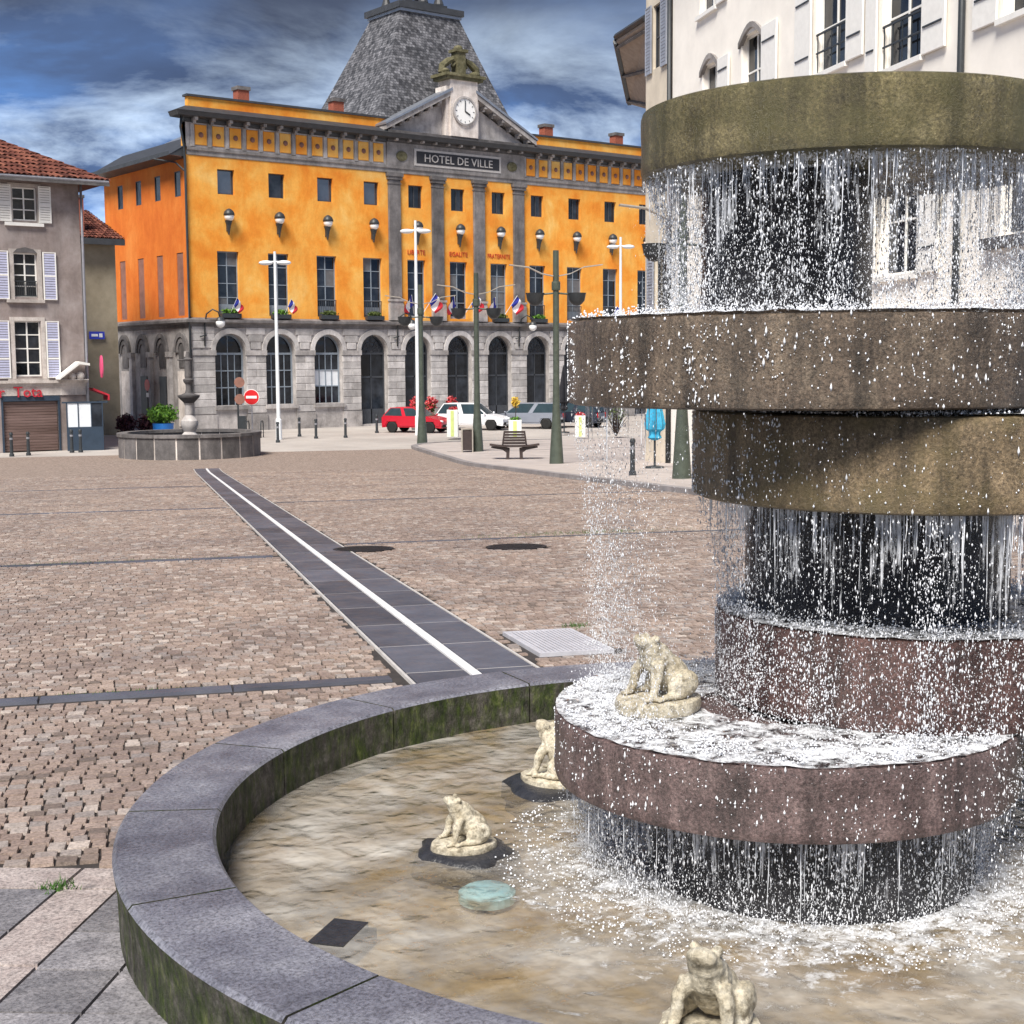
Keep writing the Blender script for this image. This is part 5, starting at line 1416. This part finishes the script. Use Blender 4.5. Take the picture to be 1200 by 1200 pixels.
for (u0, u1, z0, z1) in ((41.7, 40.8, 7.25, 9.0), (38.35, 37.3, 7.15, 9.2), (36.1, 35.1, 7.2, 9.7), (33.1, 32.2, 7.2, 9.7), (32.05, 31.5, 6.6, 9.2), (29.4, 28.4, 6.6, 9.2), (27.3, 26.4, 6.65, 9.2),
                         (41.8, 41.0, 1.9, 4.3), (38.4, 37.4, 1.9, 4.3), (36.0, 35.1, 1.9, 4.4), (33.2, 32.3, 1.9, 4.4), (32.2, 31.4, 1.9, 4.4), (29.4, 28.5, 1.9, 4.4), (41.9, 41.1, 10.6, 12.2)):
    sh = MB().bev(L_(u0), L_(u1), -.10, -.05, z0, z1, .012).build('shutter', 'white_paint', RH)
    for h in (.22, .78):
        MB().bx(L_(u0)+.1, L_(u1)-.1, -.125, -.101, z0+(z1-z0)*h-.02, z0+(z1-z0)*h+.02).build('hinge', 'dark_metal', sh)
for a, b, c, d in shop:
    f = MB().bx(a, b, .16, .24, c, c+.5).bx(a, a+.1, .16, .24, c+.5, d).bx(b-.1, b, .16, .24, c+.5, d).bx(a+.1, b-.1, .16, .24, d-.12, d).build('shop_window', 'dark_frame', RH)
    p = MB(); p.face([(a+.1, .2, c+.5), (b-.1, .2, c+.5), (b-.1, .2, d-.12), (a+.1, .2, d-.12)]); p.build('pane', 'window_glass', f)
MB().bx(L_(46), L_(14), -.14, 0, 1.0, 1.2).build('string_course', 'pale_stone', RH)
MB().bx(L_(26.6), L_(20), -.22, 0, 2.2, 2.42).build('ledge', 'dark_stone', RH)
for u in (46.05, 27.7): MB().tube([(L_(u), -.1, -3.6), (L_(u), -.1, 5), (L_(u), -.1, 13.6)], .075, 8).build('downpipe', 'dark_metal', RH, smooth=True)
OH = right_house('ochre_house', 'ochre house end with grey shutters and wooden eaves beyond the white house', 47.5)
M_ = lambda u: 47.5-u
ow = [(M_(48.0), M_(47.1), 9.9, 12.0), (M_(47.7), M_(46.5), 1.8, 3.6), (M_(47.7), M_(46.8), 5.6, 7.6)]
mb = MB(); holed(mb, FR, M_(48.8), M_(46.16), -4.2, 13.4, ow, .2); mb.face([(M_(48.8), 0, -4.2), (M_(48.8), 9, -4.2), (M_(48.8), 9, 13.4), (M_(48.8), 0, 13.4)])
mb.face([(M_(48.8), 0, 13.4), (M_(46.16), 0, 13.4), (M_(46.16), 9, 13.4), (M_(48.8), 9, 13.4)]); mb.build('wall', 'ochre_render', OH)
for a, b, c, d in ow: hole_win(OH, FR, a, b, c, d, .18, 'dark_frame', 2, (.5,))
for (u0, u1, z0, z1) in ((48.65, 48.05, 9.8, 12.05), (47.05, 46.45, 9.8, 12.05), (48.4, 47.75, 1.75, 3.65)):
    shutter(OH, M_(u0), M_(u1), z0, z1, 'grey_shutter', 'grey_shutter')
def rp(u, n_, z): return (M_(u), n_, z)
sof = [rp(48.82, .0, 11.62), rp(52.3, .0, 11.72), rp(57.0, 2.0, 10.38), rp(54.9, 2.0, 9.84)]
mb = MB(); up = Vector((0, 0, .14))
mb.face(sof); mb.face([Vector(p)+up for p in sof])
for i in range(4): mb.face([sof[i], sof[(i+1) % 4], Vector(sof[(i+1) % 4])+up, Vector(sof[i])+up])
ev = mb.build('eaves', 'soffit_wood', OH)
S_ = [Vector(p) for p in sof]; dn = Vector((0, 0, -.07))
for f in (.05, .5, .92): MB().tube([S_[0].lerp(S_[3], f)+dn, S_[1].lerp(S_[2], f)+dn], .07, 4).build('rafter', 'dark_stone', ev)
MB().tube([S_[1]+Vector((0, 0, .05)), S_[2]+Vector((0, 0, .05))], .13, 6).build('gutter', 'dark_metal', ev)
MB().tube([S_[0]+Vector((0, 0, .2)), S_[1]+Vector((0, 0, .2))], .12, 6).build('verge', 'dark_zinc', ev)

# ================================================================== STREET FURNITURE
def gp(x, y, off=0.0): return (x, y, gz(x, y)+off)
# old stone fountain
OX, OY = 25.9, 55.4
OF_ = thing('old_fountain', 'old round stone fountain with tall urn column at the end of the stripe', 'fountain', gp(OX, OY))
NS = 20; RO = 2.88
for k in range(NS):
    a0, a1 = 2*PI*k/NS+.012, 2*PI*(k+1)/NS-.012; q = 3; mb = MB()
    for r0, r1, z0, z1 in ((RO-.3, RO, -.1, .86),):
        pts = [(r1*math.cos(a0+(a1-a0)*i/q), r1*math.sin(a0+(a1-a0)*i/q)) for i in range(q+1)]+[(r0*math.cos(a1-(a1-a0)*i/q), r0*math.sin(a1-(a1-a0)*i/q)) for i in range(q+1)]
        mb.prism(pts, z0, z1)
    mb.build('wall_slab', 'dark_stone', OF_)
    pts = [((RO-.02)*math.cos(a1+.024*i), (RO-.02)*math.sin(a1+.024*i)) for i in range(2)]+[((RO-.28)*math.cos(a1+.024*(1-i)), (RO-.28)*math.sin(a1+.024*(1-i))) for i in range(2)]
    MB().prism(pts, -.1, .855).build('joint_strip', 'pale_stone', OF_)
for k in range(10):
    a0, a1 = 2*PI*k/10+.003, 2*PI*(k+1)/10-.003; q = 6
    pts = [((RO+.06)*math.cos(a0+(a1-a0)*i/q), (RO+.06)*math.sin(a0+(a1-a0)*i/q)) for i in range(q+1)]+[((RO-.36)*math.cos(a1-(a1-a0)*i/q), (RO-.36)*math.sin(a1-(a1-a0)*i/q)) for i in range(q+1)]
    MB().prism(pts, .862, .99).build('coping_stone', 'dark_stone', OF_)
MB().lathe([(2.56, .55), (.02, .56)], 32).build('water', 'mound_stone', OF_)
MB().lathe([(.5, .3), (.5, .75), (.42, .8), (.30, .9), (.22, 1.0), (.30, 1.12), (.36, 1.3), (.34, 1.45), (.22, 1.6), (.16, 1.68), (.19, 1.75), (.17, 2.1), (.22, 2.18)], 20).build('urn_foot', 'grey_stone', OF_, smooth=True, sharp=30)
MB().lathe([(.2, 2.18), (.32, 2.3), (.44, 2.42), (.46, 2.5), (.3, 2.54), (.16, 2.6), (.11, 2.75), (.12, 2.95), (.2, 3.05), (.22, 3.15), (.12, 3.2)], 20).build('bowl', 'dark_stone', OF_, smooth=True, sharp=30)
MB().lathe([(.13, 3.2), (.15, 3.3), (.13, 3.9), (.17, 3.98), (.1, 4.05), (.06, 4.3)], 16).tube([(-.45, 0, 3.95), (.2, 0, 3.98)], .03, 6).build('finial', 'dark_stone', OF_, smooth=False)
# potted bush
pb = thing('potted_bush', 'bright green bush in a blue pot behind the old fountain', 'potted plant', gp(29.2, 65.4))
MB().lathe([(.36, 0), (.44, .1), (.5, .85), (.52, .95), (.46, .95), (.44, .85)], 20).build('pot', 'planter_blue', pb, smooth=True, sharp=30)
leaves(1500, (0, 0, 1.4), (.85, .85, .52), .09, 'leaf_green', 'foliage', pb)
for i, (x, y, r, lb) in enumerate(((29.9, 71.6, .62, 'dark purple shrub against the alley wall'), (31.3, 71.9, .8, 'larger dark purple shrub left of the town hall corner'))):
    o = thing('dark_shrub', lb, 'shrub', gp(x, y), 0, 'dark shrubs by the alley')
    MB().tube([(0, 0, 0), (.03, .02, .3), (0, .05, .6)], [.05, .04, .02], 6).build('stem', 'bench_brown', o)
    leaves(700, (0, 0, .7), (r, r*.8, .62), .1, 'plant_purple', 'foliage', o)
# red and yellow flowering shrubs by the arcade
for i, (x, y, lb) in enumerate(((45.6, 67.9, 'red flowering shrub left of three beside the red car'), (46.9, 68.3, 'red flowering shrub in the middle of three behind the white car'), (48.1, 68.0, 'tall red flowering shrub right of three behind the white car'))):
    o = thing('flowering_shrub', lb, 'shrub', gp(x, y), 0, 'red flowering shrubs behind the cars')
    MB().lathe([(.28, 0), (.36, .6), (.30, .6)], 14).build('tub', 'dark_stone', o)
    MB().tube([(0, 0, .5), (.05, 0, 1.0), (-.05, .05, 1.5)], [.04, .03, .02], 6).build('stem', 'bench_brown', o)
    leaves(160, (0, 0, 1.2), (.35, .3, .5), .09, 'leaf_olive', 'foliage', o); leaves(420, (0, 0, 1.45), (.42, .36, .48), .09, 'petal_red', 'blossom', o)
# white tall street lamps
def white_lamp(hgt):
    o = thing('lamp_post', '', 'street lamp', (0, 0, 0))
    MB().lathe([(.16, 0), (.15, 1.0), (.10, 1.05), (.085, hgt*.6), (.065, hgt)], 12).build('pole', 'lamp_white', o, smooth=True, sharp=40)
    for s_ in (-1, 1):
        h = MB().ell((s_*.45, 0, hgt-.55), (.36, .2, .12), None, 14, 8).build('lamp_head', 'lamp_white', o, smooth=True)
        MB().tube([(0, 0, hgt-.5), (s_*.2, 0, hgt-.5)], .04, 6).build('arm', 'lamp_white', h)
    return o
r_im = R(-37.7)
o = white_lamp(9.3); o.location = gp(34.83, 64.22); o.rotation_euler = (0, 0, r_im); tag(o, 'white lamp post in front of the second arch from the left', None, 'white lamp posts')
o = white_lamp(11.1); o.location = gp(42.25, 62.77); o.rotation_euler = (0, 0, r_im); tag(o, 'tall white lamp post beside the red car', None, 'white lamp posts')
o = white_lamp(10.9); o.location = gp(56.32, 62.58); o.rotation_euler = (0, 0, r_im); tag(o, 'white lamp post at the right end of the town hall', None, 'white lamp posts')
# dark green posts with two bowls and thin wings
def green_post():
    o = thing('bowl_lamp_post', '', 'street lamp', (0, 0, 0))
    MB().lathe([(.25, 0), (.22, .5), (.13, 1.9), (.11, 3), (.10, 7.3)], 14).build('pole', 'post_green', o, smooth=True, sharp=40)
    MB().lathe([(.14, 5.95), (.15, 6.0), (.15, 6.2), (.14, 6.25)], 14).build('collar', 'post_green', o)
    for s_ in (-1, 1):
        b = MB().lathe([(.02, 5.42), (.15, 5.46), (.27, 5.6), (.31, 5.82), (.33, 5.86), (.29, 5.86)], 16, (s_*.72, 0)).build('bowl', 'dark_metal', o, smooth=True, sharp=40)
        MB().tube([(s_*.1, 0, 5.85), (s_*.45, 0, 5.82)], .035, 6).build('arm', 'post_green', b)
        m2 = MB(); pts = [(s_*.1, 6.42), (s_*.5, 6.50), (s_*.95, 6.72), (s_*1.6, 6.80)]
        for (a, b_), (c, d) in zip(pts[:-1], pts[1:]):
            m2.bx(0, 0, 0, 0, 0, 0); m2.v = m2.v[:-8]; m2.f = m2.f[:-6]; m2.m = m2.m[:-6]
            m2.ext([(a, b_), (c, d), (c, d+.03), (a, b_+.03)], -.16, .16)
        m2.build('wing', 'wing_metal', o)
    return o
gs = [(65.0, 12.25), (58.0, 13.25), (47.9, 13.75), (34.15, 13.1)]
copies(green_post(), [(gp(*ST(s, t), .115 if s < 64 else .0), r_im+R(4)) for s, t in gs],
       ['dark green bowl lamp post beside the tall white lamp post', 'dark green bowl lamp post next to the litter bin', 'dark green bowl lamp post right of the bench', 'dark green bowl lamp post half hidden behind the falling water'], 'bowl lamp posts along the kerb')
# bench, bin, planters
bn = thing('bench', 'dark double bench with slatted back on the pavement', 'bench', gp(33.4, 43.1, .115), r_im)
for s_ in (-1, 1):
    pl_ = [(s_*.20, 0), (s_*.32, 0), (s_*.31, .26), (s_*.45, .36), (s_*.88, .44), (s_*.88, .475), (s_*.3, .43), (s_*.18, .40)]
    for y0 in (-.30, .20): MB().ext(pl_, y0, y0+.10).build('leg', 'bench_brown', bn)
    MB().tube([(s_*.46, 0, .46), (s_*.38, 0, 1.06)], .035, 6).build('back_post', 'bench_brown', bn)
for k in range(5):
    y0 = -.42+k*.17; m2 = MB(); pts = [(-.94, .535), (-.6, .485), (-.2, .47), (.2, .47), (.6, .485), (.94, .535)]
    for (a, c), (b2, d) in zip(pts[:-1], pts[1:]): m2.ext([(a, c), (b2, d), (b2, d+.035), (a, c+.035)], y0, y0+.14)
    m2.build('seat_slat', 'bench_brown', bn)
for k in range(5):
    z = .56+k*.105; w = .46-.017*k
    MB().bx(-w, w, -.035, .0, z, z+.085).build('back_slat', 'bench_brown', bn)
b = thing('litter_bin', 'square dark litter bin with metal frame beside a lamp post', 'bin', gp(*ST(57.7, 12.75), .115), r_im)
MB().bx(-.17, .20, -.2, .2, .08, .88).build('body', 'bench_brown', b)
mb = MB(); mb.bx(-.24, -.18, -.22, .22, 0, .93).bx(.205, .25, -.22, .22, 0, .93).bx(-.24, .25, -.22, .22, .932, .98); mb.build('frame', 'wing_metal', b)
def planter(x, y, w, h, label, flower=None):
    o = thing('planter', label, 'planter', gp(x, y, .115), r_im, 'white planters on the pavement')
    MB().bev(-w/2, w/2, -w/2, w/2, 0, h, .02).build('box', 'planter_white', o)
    MB().bx(-w*.16, w*.12, -w/2-.012, -w/2-.002, .05, h-.04).build('stripe', 'planter_stripe', o)
    leaves(160, (0, 0, h+.04), (w*.5, w*.5, .14), .07, 'leaf_green' if flower else 'petal_red', 'foliage', o)
    if flower:
        MB().tube([(0, 0, h), (.05, 0, h+.5), (0, 0, h+.9)], .02, 5).build('stem', 'bench_brown', o)
        leaves(180, (.02, 0, h+.85), (.26, .24, .32), .07, flower, 'blossom', o)
planter(41.1, 58.0, .55, 1.35, 'tall white planter with green stripe in front of the white car')
planter(42.36, 54.6, .62, .9, 'white planter with yellow flowers behind the bench', 'petal_yellow')
planter(45.6, 53.6, .5, 1.05, 'slim white planter right of the parked cars')
tp = thing('twiggy_shrub', 'bare brown shrub behind the falling drops under the wide disc', 'shrub', gp(47.6, 53.2, .115))
mb = MB()
for k in range(60):
    a = rng.uniform(0, 2*PI); l = rng.uniform(.7, 1.5); sp = rng.uniform(.1, .75)
    mb.tube([(0, 0, 0), (sp*.4*math.cos(a), sp*.4*math.sin(a), l*.5), (sp*math.cos(a+.3), sp*math.sin(a+.3), l)], [.03, .02, .008], 4)
mb.build('twigs', 'bench_brown', tp); leaves(260, (0, 0, 1.0), (.7, .7, .5), .05, 'leaf_olive', 'foliage', tp)
def closed_parasol(name, x, y, hgt, mat, label, w):
    o = thing(name, label, 'parasol', gp(x, y, .115))
    MB().tube([(0, 0, 0), (0, 0, hgt)], .035, 8).lathe([(.3, 0), (.28, .06), (.05, .09)], 14).build('pole', 'dark_metal', o)
    m2 = MB(); n = 16; rows = [(.05, 1.0), (.22, .96), (.42, .86), (.62, .74), (.82, .62), (.98, .52), (.90, .46), (.55, .43), (.50, .40), (.66, .36), (.3, .33)]
    for fr_, fz in rows:
        for q in range(n):
            t = 2*PI*q/n; rr = w*fr_*(1+.22*math.cos(q*PI)); m2.v.append((rr*math.cos(t), rr*math.sin(t), hgt*fz))
    for i in range(len(rows)-1):
        for q in range(n): m2.f.append((i*n+q, i*n+(q+1) % n, (i+1)*n+(q+1) % n, (i+1)*n+q)); m2.m.append(0)
    m2.build('cloth', mat, o)
closed_parasol('parasol', 47.67, 57.31, 3.5, 'parasol_black', 'closed black parasol behind the lamp post right of the bench', .26)
xb, yb = ST(41.4, 15.0); closed_parasol('parasol', xb, yb, 2.6, 'parasol_blue', 'closed blue parasol seen through the falling water', .27)
# bollards
def bollard(h, r):
    o = thing('bollard', '', 'bollard', (0, 0, 0))
    MB().lathe([(r*1.5, 0), (r*1.45, .10), (r, .13), (r*.9, h-.12), (r*1.15, h-.10), (r*1.15, h-.06), (r*.8, h)], 12).build('post', 'dark_metal', o, smooth=True, sharp=35)
    MB().lathe([(r*1.02, h-.3), (r*1.05, h-.22)], 12).build('band', 'gutter_zinc', o); return o
spots = [((33.4, 61.7), 'just right of the white lamp post with the arches behind'), ((37.0, 66.0), 'between the second and third arch'), ((36.6, 63.6), 'short one under the third arch'), ((38.12, 63.25), 'in front of the third arch'), ((42.0, 66.4), 'left of the red car'),
         ((20.08, 60.1), 'at the left edge of the picture'), ((20.85, 60.3), 'before the rolling shutter'), ((22.95, 60.9), 'left one before the glass porch'), ((23.3, 60.8), 'right one before the glass porch'), ((ST(36.8, 12.7)), 'seen through the falling drops')]
copies(bollard(1.0, .07), [(gp(*p, .115 if st_of(*p)[1] > 11.6 and st_of(*p)[0] < 63 else 0), 0) for p, _ in spots], [f'dark metal bollard {l}' for _, l in spots], 'dark bollards round the square')
hp = MB().tube([(-.3, 0, 0), (-.3, 0, .7), (-.2, 0, .85), (.2, 0, .85), (.3, 0, .7), (.3, 0, 0)], .03, 8)
for i, p in enumerate(((34.5, 66.9), (35.1, 66.5))):
    o = thing('bike_stand', ('left' if i == 0 else 'right')+' metal hoop stand at the foot of the white lamp post', 'bike stand', gp(*p), R(50), 'hoop stands by the lamp post')
    (hp.build('hoop', 'dark_metal', o, smooth=True))
# no entry sign and the signal pole beside it
o = thing('no_entry_sign', 'round red no entry sign on a grey pole before the arcade', 'road sign', gp(36.81, 70.85), r_im)
MB().tube([(0, 0, 0), (0, 0, 2.4)], .04, 8).build('pole', 'gutter_zinc', o)
m2 = MB().lathe([(.40, 0), (.40, .02), (.02, .021)], 28); m2.v = [(x, -.05-z, y+1.98) for x, y, z in m2.v]; d = m2.build('disc', 'sign_red', o)
m2 = MB().lathe([(.43, .0), (.43, .012), (.405, .012)], 28); m2.v = [(x, -.045-z, y+1.98) for x, y, z in m2.v]; m2.build('rim', 'sign_white', o)
MB().bx(-.29, .29, -.085, -.073, 1.91, 2.05).build('bar', 'sign_white', d)
o = thing('signal_pole', 'dark pole with red round plates left of the no entry sign', 'road sign', gp(35.7, 70.3), r_im)
MB().tube([(0, 0, 0), (0, 0, 3.3)], .05, 8).build('pole', 'dark_metal', o)
for z in (2.8, 1.9):
    m2 = MB().lathe([(.28, 0), (.28, .02), (.02, .021)], 20); m2.v = [(x+.12, -.07-q, y+z) for x, y, q in m2.v]; m2.build('plate', 'mauve_panel', o)
MB().bx(.05, .42, -.2, .2, .1, 1.0).build('cabinet', 'dark_metal', o)
o = thing('parking_sign', 'round dark red and blue no parking disc on the side of the town hall', 'road sign', (HO[0]-.45, HO[1]+5.1, GZ), 0)
m2 = MB().lathe([(.34, 0), (.34, .02), (.25, .021), (.02, .022)], 20); m2.v = [(-z, x, y+2.6) for x, y, z in m2.v]; m2.build('disc', 'red_sign', o); MB().bx(-.01, .01, -.15, .15, 1.9, 2.15).build('plate', 'sign_white', o); MB().tube([(.02, 0, 0), (.02, 0, 2.9)], .03, 6).build('pole', 'dark_metal', o)

# ================================================================== CARS
def wheel_mesh():
    t = MB().lathe([(.20, -.09), (.29, -.09), (.31, -.06), (.31, .06), (.29, .09), (.20, .09)], 20); t.v = [(x, z, y) for x, y, z in t.v]
    r = MB().lathe([(.20, -.08), (.19, .06), (.05, .085), (.02, .085)], 16); r.v = [(x, z, y) for x, y, z in r.v]
    return t.mesh('tyre', 'tyre', True), r.mesh('rim', 'hub_grey')
TY, RM = wheel_mesh()
def car(x, y, rz, paint, label, L=3.75, H=1.42, wagon=False):
    o = thing('parked_car', label, 'car', gp(x, y), rz, 'cars parked before the town hall')
    W = .82; f, r = L/2, -L/2
    xf, xr = f-.72, r+.62
    def arch(c): return [(c+.36*math.cos(a), .30+.36*math.sin(a)) for a in [PI*k/8 for k in range(9)]]
    prof = [(r+.02, .28)]+[(px, pz) for px, pz in reversed(arch(xr)) if pz > .27]+[(px, pz) for px, pz in reversed(arch(xf)) if pz > .27]+[(f-.04, .26), (f, .42), (f-.03, .62), (f-.25, .74), (f-.85, .88), (r+.25, .93), (r+.03, .85), (r-.0, .5)]
    b = MB()
    n = len(prof); secs = [(-W, 1.0), (-W*.97, 1.0), (W*.97, 1.0), (W, 1.0)]
    b.ext(prof, -W+.03, W-.03)
    body = b.build('body', paint, o, smooth=False)
    for s_ in (-1, 1):                                   # rounded shoulder skins
        k = MB(); k.ext([(r+.08, .38), (xr-.40, .38), (xr-.3, .62), (xr+.3, .62), (xr+.40, .38), (xf-.40, .38), (xf-.3, .62), (xf+.3, .62), (xf+.40, .38), (f-.1, .38), (f-.06, .58), (f-.3, .68), (f-.9, .82), (r+.28, .86), (r+.08, .78)], s_*(W-.03), s_*W); k.build('side_panel', paint, body)
    rx0, rx1 = (r+.12, f-1.75) if wagon else (r+.45, f-1.75)
    bx0, bx1 = (r+.04, f-.95)
    wb, wt_ = .76, .60
    Bq = [(bx0, -wb, .9), (bx1, -wb, .87), (bx1, wb, .87), (bx0, wb, .9)]; Tq = [(rx0, -wt_, H), (rx1, -wt_, H), (rx1, wt_, H), (rx0, wt_, H)]
    g = MB()
    for i in range(4): g.face([Bq[i], Bq[(i+1) % 4], Tq[(i+1) % 4], Tq[i]])
    g.face(Tq); g.build('cabin', paint, body)
    rf_ = MB().ell(((rx0+rx1)/2, 0, H-.01), ((rx1-rx0)/2, wt_, .05), None, 18, 6).build('roof', paint, body, smooth=True)
    def pane(q, i0, i1, inset, off, nm):
        c = sum((Vector(p) for p in q), Vector())/4; nn = (Vector(q[1])-Vector(q[0])).cross(Vector(q[3])-Vector(q[0])).normalized()
        cc = Vector(((bx0+bx1)/2, 0, 1.1))
        if nn.dot(c-cc) < 0: nn = -nn
        P = [Vector(p).lerp(c, inset)+nn*off for p in q]; m_ = MB(); m_.face(P); m_.build(nm, 'car_glass', o)
    for i, nm in ((1, 'windscreen'), (3, 'rear_window')): pane([Bq[i], Bq[(i+1) % 4], Tq[(i+1) % 4], Tq[i]], 0, 1, .12, .008, nm)
    for i in (0, 2):
        a, b_, c, d = Vector(Bq[i]), Vector(Bq[(i+1) % 4]), Vector(Tq[(i+1) % 4]), Vector(Tq[i])
        for k in ((0, .48), (.52, 1)):
            pane([a.lerp(b_, k[0]), a.lerp(b_, k[1]), d.lerp(c, k[1]), d.lerp(c, k[0])], 0, 1, .12, .008, 'side_window')
    for wx in (xf, xr):
        for s_ in (-1, 1):
            t = link('wheel', TY, o, (wx, s_*(W-.10), .31), 0 if s_ > 0 else PI); link('rim', RM, t)
    for s_ in (-1, 1):
        MB().ell((f-.12, s_*.58, .62), (.13, .17, .075), None, 10, 6).build('headlight', 'lamp_clear', o, smooth=True)
        MB().bx(r-.015, r+.06, s_*.62-.13, s_*.62+.13, .58, .86).build('tail_light', 'lamp_red', o)
        MB().ell((f-1.05, s_*(W+.07), .95), (.06, .09, .06), None, 8, 6).build('wing_mirror', paint, o, smooth=True)
    MB().bx(f-.02, f+.035, -.62, .62, .30, .46).build('front_bumper', 'tyre', o); MB().bx(r-.035, r+.02, -.7, .7, .34, .50).build('rear_bumper', 'tyre' if paint != 'car_white' else paint, o)
    MB().bx(f+.036, f+.046, -.26, .26, .33, .43).build('number_plate', 'sign_white', o); MB().bx(r-.046, r-.036, -.26, .26, .53, .63).build('number_plate', 'sign_white', o)
    return o
car(44.0, 65.4, R(-60), 'car_red', 'small red hatchback parked behind the white lamp post', 3.6, 1.36)
car(47.9, 65.6, R(-54), 'car_white', 'white hatchback parked beside the red car', 4.0, 1.5)
car(51.2, 64.9, R(122), 'car_silver', 'silver grey estate car parked right of the white car', 4.1, 1.46, True)
car(54.0, 64.3, R(118), 'car_navy', 'dark blue car at the right end of the parked row', 3.9, 1.42)
